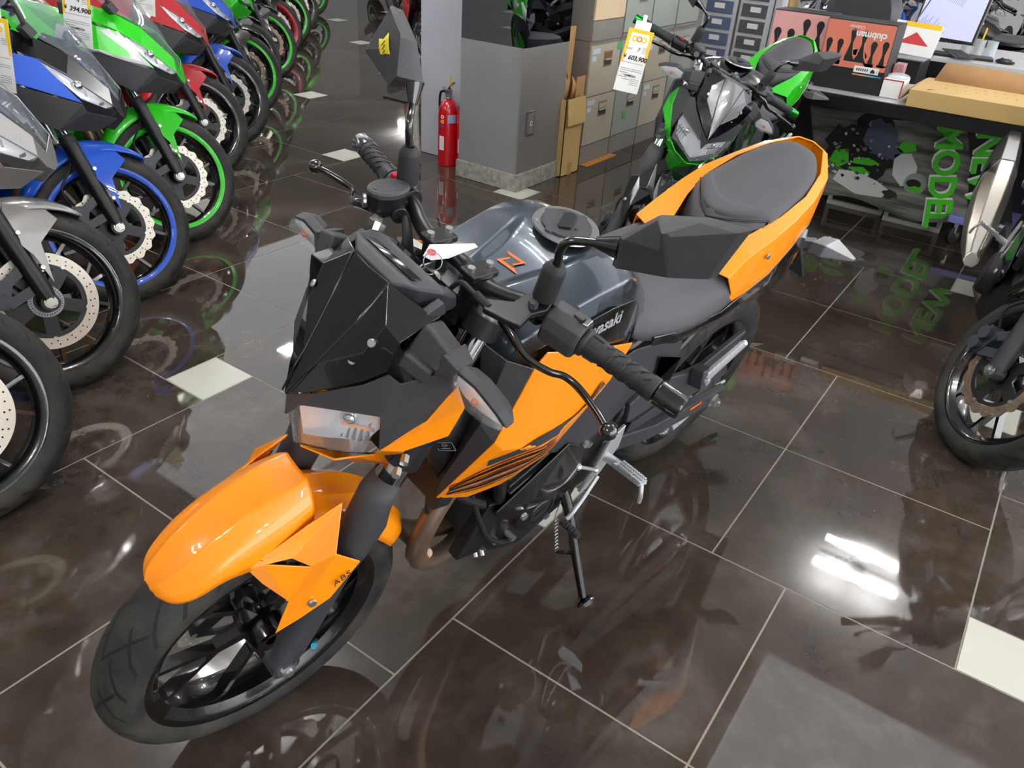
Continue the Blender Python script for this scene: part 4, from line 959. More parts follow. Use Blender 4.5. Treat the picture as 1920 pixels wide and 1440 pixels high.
    sym(dict(a=(1.322, .010, .842), b=(1.256, .114, .879), c=(1.258, .117, .858), d=(1.258, .096, .780), e=(1.316, .0, .752), a0=(1.330, 0, .835), f=(1.300, .040, .770)), ['a0 a f e', 'a b c f', 'c d f'], M_LENS, 'headlight_lens', lp, solid=.003, bevel=.002)
    sym(dict(d=(1.260, .098, .784), f=(1.302, .041, .768), e=(1.318, 0, .752), d1=(1.236, .096, .772), f1=(1.285, .038, .752), e1=(1.303, 0, .735)), ['d f f1 d1', 'f e e1 f1'], M_GLOSS, 'headlight_trim', lp, solid=.002)
    g = G(); g.ball((1.19, 0, .86), .075, (.6, 1.3, .9), 16); P('lamp_shell', g, M_MATTE, lp)
    # horn and cables below the yoke
    g = G(); g.cyl((1.18, -.06, .70), (1.20, -.06, .69), .032, n=20); P('horn', g, M_BLACK)
    for s in (1, -1):
        g = G()
        g.beam((1.19, s*.104, 1.0), (1.18, s*.155, .985), .052, .045, .040, .040, up=(1, 0, .4)); g.beam((1.21, s*.10, .975), (1.19, s*.14, .96), .05, .03)
        P('signal_mount', g, M_TEX, bevel=.006)
        signal(root, S, s, (1.178, s*.150, .985), (1.160, s*.272, .955), big=1.25)
# ------------------------------------------------------------------ sport bike bodywork (faired machines of the row)
def sport_body(root, S, sp, lod=0):
    c1 = sp['paint']; c2 = sp.get('second', M_GLOSS); c3 = sp.get('lower', M_TEX)
    def P(nm, g, m, par=root, M=None, **k): return obj(nm, g, m, par, M, **k)
    def sym(pts, F, m, nm, par=root, **k):
        I = {a: i for i, a in enumerate(pts)}; g = G(); g.add(list(pts.values()), [tuple(I[a] for a in f.split()) for f in F]); g.mirror(); return P(nm, g, m, par, **k)
    up = sym(dict(n=(1.470, 0, .700), n1=(1.464, .040, .712), st=(1.452, 0, .752), s1=(1.445, .062, .800), s2=(1.345, .125, .905), s3=(1.250, .165, .955), s4=(1.150, .175, .985), h1=(1.275, .200, .885), h2=(1.350, .172, .840), h3=(1.452, .066, .745), b0=(1.10, .21, .945)),
             ['n n1 st', 'n1 h3 s1 st', 'h3 h2 s2 s1', 'h2 h1 s3 s2', 'h1 b0 s4 s3'], c2, 'upper_cowl', solid=.004, bevel=.005)
    pn = sym(dict(h1=(1.275, .200, .885), l1=(1.398, .188, .750), p1=(1.20, .222, .90), p0=(1.10, .21, .945), q0=(1.00, .225, .91), q1=(1.02, .250, .80), q2=(1.21, .252, .806), q3=(.93, .235, .86), q4=(.90, .225, .78)),
             ['h1 l1 q2 p1', 'p1 q2 q1 q0 p0', 'q0 q1 q4 q3'], c1, 'side_panel', solid=.004, bevel=.005)
    if sp.get('stripe2'):
        sym(dict(a=(1.245, .212, .892), b=(1.392, .190, .757), c=(1.30, .2255, .775), d=(1.16, .2365, .872), e=(1.06, .234, .90), f=(1.05, .250, .845)), ['a b c d', 'd c f e'], sp['stripe2'], 'side_graphic', pn, solid=.006)
        sym(dict(a=(1.37, .195, .757), b=(1.21, .2545, .812), c=(1.02, .2525, .806), d=(1.02, .2525, .79), e=(1.21, .2545, .800), f=(1.385, .190, .745)), ['a b e f', 'b c d e'], M_SILVERP if sp['stripe2'] is M_WHITE else M_WHITE, 'side_pinstripe', pn, solid=.006)
    sym(dict(l1=(1.398, .188, .746), g1=(1.403, .172, .722), g2=(1.312, .198, .658), g3=(1.236, .226, .700), q2=(1.21, .250, .800), q1=(1.02, .248, .79), r1=(1.04, .236, .66), r2=(.93, .23, .55), r3=(.86, .225, .70), q4=(.90, .225, .775), n=(1.455, .04, .70), n2=(1.40, .08, .655)),
        ['l1 g1 g2', 'l1 g2 g3 q2', 'q2 g3 r1 q1', 'q1 r1 r3 q4', 'r1 r2 r3', 'g1 n n2 g2'], c3, 'lower_cowl', solid=.004, bevel=.005)
    sym(dict(a=(1.04, .234, .655), b=(.93, .228, .545), c=(.86, .223, .69), d=(.70, .20, .50), e=(.66, .17, .36), f=(.95, .16, .33), h=(1.06, .19, .50), i=(.80, .14, .24)),
        ['a h b', 'a b c', 'c b d', 'b f e d', 'b h f', 'f i e'], sp.get('belly', c1), 'belly_cowl', solid=.004, bevel=.004)
    # lamps
    hl = sym(dict(h1=(1.270, .196, .880), h2=(1.348, .168, .836), h3=(1.450, .062, .742), l2=(1.440, .098, .735), l1=(1.392, .180, .765), m=(1.36, .165, .80)), ['h1 h2 m', 'h2 h3 m', 'h3 l2 m', 'l2 l1 m', 'l1 h1 m'], M_REFL, 'headlight', solid=.003)
    g = G()
    for s in (1, -1):
        for t in (0, .33, .66, 1): g.beam(Vector((1.30, s*.196, .862)).lerp(Vector((1.432, s*.095, .752)), t), Vector((1.34, s*.186, .815)).lerp(Vector((1.425, s*.12, .745)), t), .006, .010)
        g.ball((1.375, s*.155, .806), .018, n=12)
    objs('lamp_ribs', g, M_CHROME, hl)
    sym(dict(h1=(1.274, .204, .885), h2=(1.354, .178, .842), h3=(1.461, .068, .745), l2=(1.452, .104, .732), l1=(1.400, .190, .760), m=(1.372, .175, .80)), ['h1 h2 m', 'h2 h3 m', 'h3 l2 m', 'l2 l1 m', 'l1 h1 m'], M_LENS, 'headlight_lens', hl)
    # windscreen
    rows = [[(1.452, 0, .765), (1.446, .035, .785), (1.440, .058, .806)], [(1.395, 0, .895), (1.375, .060, .890), (1.345, .118, .905)], [(1.330, 0, .990), (1.305, .085, .975), (1.262, .152, .955)], [(1.262, 0, 1.065), (1.240, .085, 1.045), (1.195, .155, 1.000)], [(1.20, 0, 1.115), (1.18, .075, 1.095), (1.145, .125, 1.050)], [(1.175, 0, 1.130), (1.16, .05, 1.115), (1.13, .085, 1.085)]]
    P('windscreen', to_mesh(grid(rows, 3, ky=2), 'windscreen', M_CLEARS, angle=None), M_CLEARS, solid=.003)
    g = G()
    for s in (1, -1):
        g.beam((1.26, s*.175, .955), (1.24, s*.195, .985), .05, .03); g.tube([(1.25, s*.18, .975), (1.235, s*.215, 1.04), (1.225, s*.24, 1.07)], .009, 10, k=3)
        g.loft([[tuple(Vector((1.215+f, s*(.225+a*.9), 1.075+b))) for a, b in ol] for f, ol in ((-.015, [(0, -.02), (.12, -.01), (.15, .02), (.12, .055), (.02, .05), (-.01, .02)]), (.015, [(0, -.02), (.12, -.01), (.15, .02), (.12, .055), (.02, .05), (-.01, .02)]), (.04, [(.03, 0), (.09, .005), (.11, .02), (.09, .035), (.04, .035), (.02, .02)]))])
    objs('mirror', g, M_TEX, root, bevel=.003)
    # bars, tank, seat, tail
    g = G()
    for s in (1, -1):
        g.cyl((1.06, s*.10, .985), (1.02, s*.21, .985), .011, n=12); g.tube([(1.10, s*.13, 1.0), (1.10, s*.20, .99), (1.06, s*.28, .97), (1.07, s*.32, .965)], .007, 10, k=3); g.ball((1.07, s*.325, .965), .012, n=10)
    hb = objs('handlebar', g, M_BLACK, root, S)[0]
    g = G()
    for s in (1, -1): g.cyl((1.02, s*.21, .985), (.985, s*.31, .975), .0165, n=16); g.cyl((.985, s*.31, .975), (.975, s*.34, .972), .018, n=16)
    objs('grip', g, M_RUB, hb)
    g = G(); g.cyl((1.07, -.16, 1.01), (1.07, -.16, 1.045), .022, n=16); P('brake_reservoir', g, M_BLACK, hb)
    P('fuel_tank', tank_mesh(sp.get('tankm', c1)), c1, bevel=.005)
    rows = [sec(.652, (0, .872), (.09, .852), (.126, .800)), sec(.50, (0, .848), (.122, .833), (.156, .782)), sec(.25, (0, .868), (.108, .855), (.136, .79))]
    P('rider_seat', to_mesh(grid(rows, 3), 'rider_seat', M_SEAT, angle=None), M_SEAT, sub=1, solid=.005)
    r2 = [[(.284, 0, .90), (.222, .070, .90), (.186, .097, .90)], [(.282, 0, .945), (.222, .070, .95), (.182, .092, .955)], [(.16, 0, .975), (.13, .074, .970), (.115, .10, .955)], [(0, 0, 1.026), (-.0, .060, 1.017), (-.0, .08, 1.0)], [(-.06, 0, 1.036), (-.06, .040, 1.027), (-.06, .055, 1.0)]]
    P('pillion_seat', to_mesh(grid(r2, 2), 'pillion_seat', M_SEAT, angle=None), M_SEAT, sub=1)
    for s in (1, -1):
        g = G(); Q = [[(.36, .12, .85), (.36, .148, .775), (.40, .15, .73)], [(.20, .106, .93), (.18, .148, .84), (.16, .14, .74)], [(.0, .085, .99), (-.01, .12, .90), (-.04, .11, .76)], [(-.11, .02, 1.03), (-.14, .04, .93), (-.20, .05, .82)]]
        g.loft([[Vector(p) for p in r] for r in Q], caps=False, open_ring=True)
        if s < 0: g.v = [(x, -y, z) for x, y, z in g.v]
        P('tail_cowl', g, c1, solid=.004, bevel=.004)
    g = G(); g.beam((-.12, 0, .86), (-.38, 0, .60), .10, .02, .10, .015); P('rear_fender', g, M_PLAST)
def sport_fender(root, S, sp):
    m = sp.get('fender', sp['paint'])
    def fr(th, r, w, dr):
        th = radians(th); c = Vector((WB, 0, .293)); e = Vector((cos(th), 0, sin(th))); p = lambda y, q: tuple(c+e*(r+q)+Vector((0, y, 0)))
        return [p(0, 0), p(w*.35, -.001), p(w*.55, -.006), p(w*.85, -dr*.35), p(w, -dr*.6), p(w*1.02, -dr)]
    rows = [fr(62, .308, .018, .008), fr(65, .312, .045, .018), fr(75, .318, .064, .03), fr(90, .325, .070, .045), fr(105, .330, .072, .06), fr(120, .326, .070, .055), fr(140, .318, .066, .05), fr(156, .312, .058, .04), fr(162, .308, .04, .02)]
    fd = obj('front_fender', to_mesh(grid(rows, 3), 'front_fender', m, angle=None), None, root, S, sub=1, solid=.004)
    for s in (1, -1):
        g = G(); pts = [(1.285, .073, .590), (1.40, .068, .575), (1.335, .098, .535), (1.275, .110, .505), (1.345, .122, .430), (1.392, .116, .345), (1.372, .100, .470), (1.43, .072, .545)]
        g.add(pts, [(0, 1, 7, 2), (0, 2, 3), (3, 2, 6, 4), (4, 6, 5), (2, 7, 6)])
        if s < 0: g.v = [(x, -y, z) for x, y, z in g.v]
        bk = obj('fender_bracket', g, m, root, S, solid=.004, bevel=.003)
        objs('fender_bolt', torus_bolts([(1.312, s*.112, .500), (1.365, s*.118, .395)], (.1, s, 0), .008, .004), M_BOLT, bk)
def price_tag(price, years, loc, xd, yd, label, s=1.0):
    """yellow and white price card hanging from a lever."""
    t = thing('price_tag', label, 'price tag', loc, group=None); M = frame((0, 0, 0), xd, yd)
    w, h = .088*s, .205*s
    g = G(); g.box((0, 0, 0), (w, h, .0006)); obj('card', g, M_WHITEP, t, M)
    g = G(); yt = h/2; g.add([(-w/2, yt, 0), (w/2, yt, 0), (w/2, yt-.10*s, 0), (w/2-.007*s, yt-.10*s, 0), (w/2-.012*s, yt-.045*s, 0), (-w/2+.012*s, yt-.045*s, 0), (-w/2+.007*s, yt-.11*s, 0), (-w/2, yt-.11*s, 0)], [(0, 1, 2, 3, 4, 5, 6, 7)])
    g.v = [(x, y, .0007) for x, y, z in g.v]; obj('yellow_border', g, M_TAGY, t, M)
    g = G(); g.add([(-w*.36, yt-.012*s, .0010), (w*.36, yt-.012*s, .0010), (w*.38, yt-.045*s, .0010), (-w*.38, yt-.045*s, .0010)], [(0, 1, 2, 3)]); obj('top_panel', g, M_WHITEP, t, M)
    for i in (-1, 0, 1):
        g = G(); g.lathe([(.0055*s, 0), (.0095*s, 0), (.0095*s, .0004), (.0055*s, .0004)], (i*.0165*s, yt-.030*s, .0012), (0, 0, 1), 24, closedprof=True); obj('logo_ring', g, M_TAGY if i else mat('tag_orange', '#e88a10', rough=.6), t, M)
    def tx(s_, sz, x, y, al='CENTER', sh=0, b=0): obj('lettering', text_mesh(s_, sz*s, M_INK, .0001, shear=sh, align=al, bold=b*s), None, t, M@Matrix.Translation((x*s, yt+y*s, .0012)))
    if price: tx(years, .018, .006, -.064, sh=.2); tx('\u00a5', .017, -.034, -.090, b=.0003); tx(price, .0205, .010, -.092, sh=.25, b=.0006)
    g = G(); g.box((-.026*s, yt-.062*s, .001), (.022*s, .0012*s, .0003)); g.box((-.026*s, yt-.066*s, .001), (.016*s, .0012*s, .0003))
    for k, y in enumerate((-.108, -.128, -.134)): g.box((0, yt+y*s, .0010), (w*.86, .0009*s, .0003))
    for k in range(4): g.box((-.024*s+(.012*s if k % 2 else 0), yt-(.142+.007*k)*s, .0010), (.030*s, .0012*s, .0003))
    for k in range(4): g.box((.026*s, yt-(.055+.005*k)*s, .0010), (.014*s, .0009*s, .0003)); g.box((.020*s, yt-(.160+.006*k)*s, .001), (.03*s, .0009*s, .0003))
    objs('printed_line', g, M_INK, t, M)
    if price: tx('U-MEDIA', .010, .002, -.150, b=.0002)
    g = G(); g.box((0, yt+.012*s, 0), (w*.62, .030*s, .0005)); g.box((0, yt+.034*s, 0), (w*.16, .026*s, .0006)); obj('tag_loop', g, M_WHITEP, t, M)
    return t
# ------------------------------------------------------------------ the other motorcycles
def sport(label, cx, cy, h=2.33, lean=.21, steer=.61, lod=1, group='faired motorcycles parked in the left row', scale=1.0, **sp):
    sp.setdefault('paint', M_BLUE); sp['kind'] = 'sport'; sp.setdefault('stand', lod < 2)
    r = bike_root(label, place_front(cx, cy, h, lean, steer, scale), group, pitch=.0115 if steer > .5 else .001); S_ = steer_m(steer)
    wheel(r, S_, 'front_wheel', (WB, 0, .293), True, sp, lod); wheel(r, I4, 'rear_wheel', (0, 0, .314), False, sp, 2)
    fork(r, S_, sp, lod); chassis(r, sp, max(lod, 2) if lod else 1); sport_body(r, S_, sp, lod); sport_fender(r, S_, sp); return r
def naked(label, pose, steer, lod=1, group=None, **sp):
    sp['kind'] = 'naked'; r = bike_root(label, pose, group, pitch=.0115 if steer > .5 else .001); S_ = steer_m(steer)
    wheel(r, S_, 'front_wheel', (WB, 0, .293), True, sp, lod); wheel(r, I4, 'rear_wheel', (0, 0, .314), False, sp, max(lod, 1))
    fork(r, S_, sp, lod); chassis(r, sp, lod if lod < 2 else 2); naked_body(r, S_, sp, max(lod, 1)); cockpit(r, S_, sp, max(lod, 1)); naked_face(r, S_, sp, max(lod, 1)); return r
# ------------------------------------------------------------------ room shell: tiled floor, ceiling, walls, lamps
U = .2; X0, Y0 = -1.608, -.3715
XMIN, XMAX, YMIN, YMAX = -15.0, 5.0, -15.0, 5.6
def floor_mats():
    m = mat('brown_tile', '#3f3833', rough=.055, spec=.75); nt = m.node_tree; b = nt.nodes['Principled BSDF']; N = nt.nodes; L = nt.links
    tc = N.new('ShaderNodeTexCoord')
    n1 = N.new('ShaderNodeTexNoise'); n1.inputs['Scale'].default_value = 2.2; n1.inputs['Detail'].default_value = 9; n1.inputs['Roughness'].default_value = .62; n1.inputs['Distortion'].default_value = .8
    n2 = N.new('ShaderNodeTexNoise'); n2.inputs['Scale'].default_value = 11; n2.inputs['Detail'].default_value = 8; n2.inputs['Roughness'].default_value = .7
    ad = N.new('ShaderNodeMath'); ad.operation = 'MULTIPLY_ADD'; ad.inputs[1].default_value = .45
    L.new(tc.outputs['Object'], n1.inputs['Vector']); L.new(tc.outputs['Object'], n2.inputs['Vector']); L.new(n2.outputs[0], ad.inputs[0]); L.new(n1.outputs[0], ad.inputs[2])
    cr = N.new('ShaderNodeValToRGB'); e = cr.color_ramp.elements; e[0].position = .50; e[0].color = lin('#2d2622'); e[1].position = .98; e[1].color = lin('#5a524c'); x = cr.color_ramp.elements.new(.74); x.color = lin('#40372f')
    L.new(ad.outputs[0], cr.inputs[0]); L.new(cr.outputs[0], b.inputs['Base Color'])
    # light scuffing in the gloss
    n3 = N.new('ShaderNodeTexNoise'); n3.inputs['Scale'].default_value = 5; n3.inputs['Detail'].default_value = 10; L.new(tc.outputs['Object'], n3.inputs['Vector'])
    mr = N.new('ShaderNodeMapRange'); mr.inputs['From Min'].default_value = .35; mr.inputs['From Max'].default_value = .75; mr.inputs['To Min'].default_value = .015; mr.inputs['To Max'].default_value = .07
    L.new(n3.outputs[0], mr.inputs[0]); L.new(mr.outputs[0], b.inputs['Roughness'])
    c = mat('cream_tile', '#cfcfc2', rough=.12, var=.03, vscale=3); g = mat('grout', '#a39b90', rough=.8, var=.1, vscale=20)
    return m, c, g
MT, MC, MG = floor_mats()
g = G(); gw = .0024
def q(i0, j0, n, mi):
    x0, y0 = X0+i0*U, Y0+j0*U; x1, y1 = x0+n*U, y0+n*U
    if x1 < XMIN or x0 > XMAX or y1 < YMIN or y0 > YMAX: return
    g.cur = mi; g.add([(x0+gw, y0+gw, 0), (x1-gw, y0+gw, 0), (x1-gw, y1-gw, 0), (x0+gw, y1-gw, 0)], [(0, 1, 2, 3)])
for a in range(-30, 30):
    for b in range(-30, 30):
        i, j = 6*a-b, a+6*b-2
        if not (-80 < i < 40 and -85 < j < 55): continue
        for di in (0, 3):
            for dj in (0, 3): q(i+di, j+dj, 3, 0)
        q(i, j-1, 1, 1)
g.cur = 2; g.add([(XMIN, YMIN, -.0012), (XMAX, YMIN, -.0012), (XMAX, YMAX, -.0012), (XMIN, YMAX, -.0012)], [(0, 1, 2, 3)])
fl = struct('floor', g, [MT, MC, MG], merge=False, angle=None)
# ceiling of white panels
mc = mat('ceiling_panel', '#f0f0f0', rough=.8, var=.03, vscale=2)
g = G(); g.add([(XMIN, YMIN, CEIL), (XMAX, YMIN, CEIL), (XMAX, YMAX, CEIL), (XMIN, YMAX, CEIL)], [(0, 3, 2, 1)]); struct('ceiling', g, mc)
mw = mat('wall_paint', '#b5b5b5', rough=.8, var=.03)
def wall(nm, x0, y0, x1, y1, z0=0, z1=CEIL):
    g = G(); g.add([(x0, y0, z0), (x1, y1, z0), (x1, y1, z1), (x0, y0, z1)], [(0, 1, 2, 3)]); return struct(nm, g, mw)
wall('wall_left', XMIN, YMIN, XMAX, YMIN); wall('wall_back', XMIN, YMIN, XMIN, YMAX)
wall('wall_front', XMAX, YMIN, XMAX, YMAX)
# unseen glazed side wall, added to let world light onto the motorcycles' sides
M_GLASS = mat('fill_window_glass', '#eef4f5', rough=.01, alpha=.08); M_BAR = mat('fill_window_bar', '#c8cacc', rough=.4, metal=.5)
def glazing(nm, wn, x0, y0, x1, y1):
    wall(wn, x0, y0, x1, y1, 0, .25); a = Vector((x0, y0, .25)); b = Vector((x1, y1, .25)); n = 9
    g = G()
    for i in range(n+1): p = a.lerp(b, i/n); g.box(p+Vector((0, 0, (CEIL-.25)/2)), (.06, .06, CEIL-.25))
    g.beam(a, b, .08, .06); fr = struct(nm, g, M_BAR)
    g = G(); g.add([a, b, b+Vector((0, 0, CEIL-.25)), a+Vector((0, 0, CEIL-.25))], [(0, 1, 2, 3)]); obj('pane', g, M_GLASS, fr)
glazing('fill_window_1', 'wall_right', XMAX, YMAX, XMIN, YMAX)
# ceiling lamps: pairs of fluorescent tubes under a white tray
M_TUBE = bpy.data.materials.new('tube_light'); M_TUBE.use_nodes = True; nt = M_TUBE.node_tree; nt.nodes.clear()
em = nt.nodes.new('ShaderNodeEmission'); em.inputs[0].default_value = (1, .98, .96, 1); em.inputs[1].default_value = TUBE_POWER; ou = nt.nodes.new('ShaderNodeOutputMaterial'); nt.links.new(em.outputs[0], ou.inputs[0])
M_TRAY = mat('lamp_tray', '#eeeeee', rough=.5)
def lamp(x, y, L=.62, proto=[]):
    if not (y < YMAX-.6): return
    if not proto:
        t = thing('ceiling_light', None, 'ceiling light', (x, y, CEIL-.16)); 
        g = G(); g.box((0, 0, .02), (.40, .10, .03)); g.box((0, L*.4, .085), (.03, .03, .15)); g.box((0, -L*.4, .085), (.03, .03, .15)); g.box((0, 0, .02), (.05, L, .03)); obj('lamp_tray', g, M_TRAY, t, bevel=.004)
        for dx in (-.165, .165):
            g = G(); g.cyl((dx, -L/2, -.012), (dx, L/2, -.012), .022, n=12); obj('lamp_tube', g, M_TUBE, t)
        proto.append(t)
    else:
        t = proto[0].copy(); COL.objects.link(t); t.location = (x, y, CEIL-.16)
        for ch in list(proto[0].children): c = ch.copy(); COL.objects.link(c); c.parent = t
    return tag(t, 'white ceiling fitting with a pair of fluorescent tubes, above the showroom floor', 'ceiling light', 'ceiling lights of the showroom')
for x, y in [(-5.45, -.12), (-5.5, -3.9), (-9.3, -3.9), (-12.6, -5.8), (-13.2, -11.6), (-1.86, -3.0), (-1.9, -7.3), (-5.9, -10.4), (-11.2, -4.4), (-9.4, .35), (-1.4, -1.0), (-5.5, 3.6), (-1.2, 4.0), (1.6, -.6), (1.6, 3.6), (1.6, -3.9), (1.6, -8), (-9.3, 4.2), (-1.9, -11.5)]: lamp(x, y)  # besides the reflected tubes, extra unseen fittings added to fill the light
for x, y in ((-4.97, -6.25), (-5.22, -5.98)):
    t = thing('panel_light', 'small square ceiling light panel, one of a pair above the aisle', 'ceiling light', (x, y, CEIL-.03), group='small square ceiling panels'); g = G(); g.box((0, 0, 0), (.20, .20, .03)); obj('panel_frame', g, M_TRAY, t); g = G(); g.add([(-.09, -.09, -.017), (.09, -.09, -.017), (.09, .09, -.017), (-.09, .09, -.017)], [(0, 1, 2, 3)]); obj('panel_diffuser', g, M_TUBE, t)


# luminous ceiling bays (white diffuser sheets in slim frames)
M_BAY = bpy.data.materials.new('diffuser_sheet'); M_BAY.use_nodes = True; b_ = M_BAY.node_tree.nodes['Principled BSDF']; b_.inputs['Base Color'].default_value = (.85, .85, .85, 1); b_.inputs['Emission Color'].default_value = (.93, .96, 1, 1); b_.inputs['Emission Strength'].default_value = BAY
def bay(x0, x1, y0, y1, lb):
    t = thing('ceiling_light', lb, 'ceiling light', ((x0+x1)/2, (y0+y1)/2, CEIL-.03)); w, h = x1-x0, y1-y0
    g = G(); 
    for a, b in (((0, h/2), (w, .05)), ((0, -h/2), (w, .05)), ((w/2, 0), (.05, h)), ((-w/2, 0), (.05, h))): g.box((a[0], a[1], 0), (b[0], b[1], .05))
    obj('panel_frame', g, M_TRAY, t); g = G(); g.add([(-w/2, -h/2, -.01), (w/2, -h/2, -.01), (w/2, h/2, -.01), (-w/2, h/2, -.01)], [(0, 1, 2, 3)]); obj('panel_diffuser', g, M_BAY, t)
bay(-7.6, -2.75, -8.8, -4.35, 'large luminous ceiling bay above the aisle left of the orange motorcycle')
bay(-4.28, -2.2, -.45, 3.2, 'luminous ceiling bay above the floor right of the orange motorcycle')
# ------------------------------------------------------------------ the orange motorcycle
sp = dict(kind='naked', paint=M_ORANGE, tape=True, key=True, petal=True, foot=(.65, .303, .070), wrot=.55)
rt = bike_root('orange and black naked motorcycle on its side stand in the middle of the floor', (-1.9322, -.7487, -.1675, .2509, .9865))
S = steer_m(-.0449)
wf = wheel(rt, S, 'front_wheel', (WB, 0, .293), True, sp)
wheel(rt, I4, 'rear_wheel', (0, 0, .314), False, sp)
fork(rt, S, sp); chassis(rt, sp); naked_body(rt, S, sp); cockpit(rt, S, sp); naked_face(rt, S, sp)
MW = wf.matrix_basis
g = G(); g.beam((.05, -.03, -.19), (.09, -.03, -.175), .016, .008); obj('balance_weight', g, M_ALU, wf)
g = G(); g.cyl((-.02, .03, -.19), (-.02, .045, -.165), .005, n=10); obj('valve_stem', g, M_RUB, wf)
g = G(); g.cyl((-.02, .045, -.165), (-.02, .055, -.148), .0065, n=10); obj('valve_cap', g, M_TEAL, wf)
# ------------------------------------------------------------------ the row on the left
GL = 'motorcycles parked in the left row'
sport('dark motorcycle nearest in the left row, only its front wheel in view', -.455, -1.93, petal=False, paint=M_GLOSS, lower=M_TEX, group=GL, stanchion=M_CHROME)
sport('silver faired motorcycle second in the left row, with a round drilled brake disc', -.935, -2.36, petal=False, paint=M_SILVERP, second=M_SILVERP, lower=M_SILVERP, fender=M_SILVERP, belly=M_TEX, group=GL, stanchion=M_CHROME)
sport('blue and black faired motorcycle with a blue stripe on its wheel rim', -1.421, -2.782, h=2.295, paint=M_BLUE, second=M_GLOSS, lower=M_TEX, stripe=M_BLUE, group=GL, lod=0)
sport('green and white faired motorcycle with a green rim stripe, beside the blue one', -1.942, -3.15, h=2.33, paint=M_GREEN, second=M_GREEN, stripe2=M_WHITE, lower=M_TEX, stripe=M_GREEN, group=GL)
sport('bright red faired motorcycle with red front fender, behind the green and white one', -2.592, -3.858, paint=M_RED, second=M_RED, lower=M_TEX, group=GL)
sport('blue faired motorcycle with blue front fender and plain black rim, behind the red one', -3.106, -4.287, paint=M_BLUE, second=M_BLUE, lower=M_TEX, group=GL)
sport('black motorcycle with a thin green rim stripe, behind the blue one with the black rim', -3.70, -4.85, paint=M_GREEN, second=M_GREEN, fender=M_GLOSS, lower=M_GREEN, stripe=M_GREEN, disc=M_DISCR, group=GL, lod=1)
sport('black motorcycle with plain black rim, between two green-striped wheels of the row', -4.10, -5.32, paint=M_GLOSS, second=M_GLOSS, fender=M_GLOSS, petal=False, group=GL, lod=2)
sport('dark motorcycle with green rim stripe and a red part on its hub', -4.611, -5.711, paint=M_GLOSS, second=M_TEX, fender=M_GLOSS, stripe=M_GREEN, disc=M_DISCR, group=GL, lod=2)
sport('motorcycle with a red painted rim, far back in the left row', -5.25, -6.35, paint=M_GLOSS, second=M_GLOSS, fender=M_GLOSS, rim=M_DKRED, stripe=M_RED, group=GL, lod=2)
sport('green motorcycle with green rim stripe, just behind the red-rimmed wheel', -5.853, -6.886, paint=M_GREEN, second=M_GREEN, fender=M_GREEN, stripe=M_GREEN, group=GL, lod=2)
sport('dark blue motorcycle far back in the left row, between two green-striped wheels', -6.536, -7.507, paint=M_NAVY, second=M_NAVY, fender=M_NAVY, group=GL, lod=2)
sport('last motorcycle of the left row that shows a green rim stripe', -7.626, -8.497, paint=M_GREEN, second=M_GREEN, fender=M_GLOSS, stripe=M_GREEN, group=GL, lod=2)
sport('green-striped motorcycle across the aisle at the top edge of the picture', -9.2, -8.3, h=1.1, paint=M_GREEN, second=M_GREEN, fender=M_GREEN, stripe=M_GREEN, group=None, lod=2)
sport('red motorcycle standing behind the white column', -6.12, -5.28, h=.9, steer=.3, paint=M_RED, second=M_RED, fender=M_RED, lower=M_RED, disc=M_DISCR, group=None, lod=1)
# right hand bike and the green one behind the orange
naked('black motorcycle with a large silver muffler, at the right edge of the picture', (-4.007, -.009, .065, .22, 1.0), .552, lod=0, paint=M_GLOSS, tankm=M_GLOSS, accent=M_GLOSS, disc=M_DISCR, silencer=mat('satin_titanium', '#b5b0a6', rough=.33, metal=.85), big_silencer=True)
naked('green and black naked motorcycle with green bar ends, behind the orange one', (-4.029, -1.36, .009, .217, .962), .651, lod=0, paint=M_GREEN, tankm=M_NAVY, accent=M_NAVY, wing=M_GREEN, barend=mat('green_anodised', '#0f8a2c', rough=.25, metal=.8))
XD, YD = (-.575, .815, -.15), (-.16, .22, .97)
price_tag('603,900', '7', (-2.775, -1.375, .965), XD, YD, 'price card reading 603,900, hanging from the lever of the green naked motorcycle', 1.06)
price_tag('394,900', '4', (-1.684, -3.129, .985), XD, (-.05, .10, .98), 'price card reading 394,900, beside the clear windscreen of the blue motorcycle', 1.15)
price_tag(None, '', (-2.42, -3.84, .965), XD, (-.05, .10, .98), 'price card half out of the picture, above the green and white motorcycle', 1.1)
price_tag(None, '', (-1.2425, -2.8415, .924), XD, (-.05, .10, .98), 'price card cut by the left edge of the picture, at the blue motorcycle', 1.1)
g = G(); g.ball((0, 0, .045), .13, (1.0, .42, .42), 24); g.v = [(x, y, max(z, .006)) for x, y, z in g.v]
t = thing('shoe', 'dark rounded shoe tip cut by the bottom right corner of the picture', 'shoe', (-.68, .14, 0), radians(-20)); obj('upper', g, mat('dark_suede', '#221c24', rough=.85, bump=.2), t); g = G(); g.prism([(.13*cos(a), .056*sin(a)) for a in [2*pi*i/28 for i in range(28)]], (0, 0, .006), (1, 0, 0), (0, 1, 0), (0, 0, .012)); obj('sole', g, M_MATTE, t)
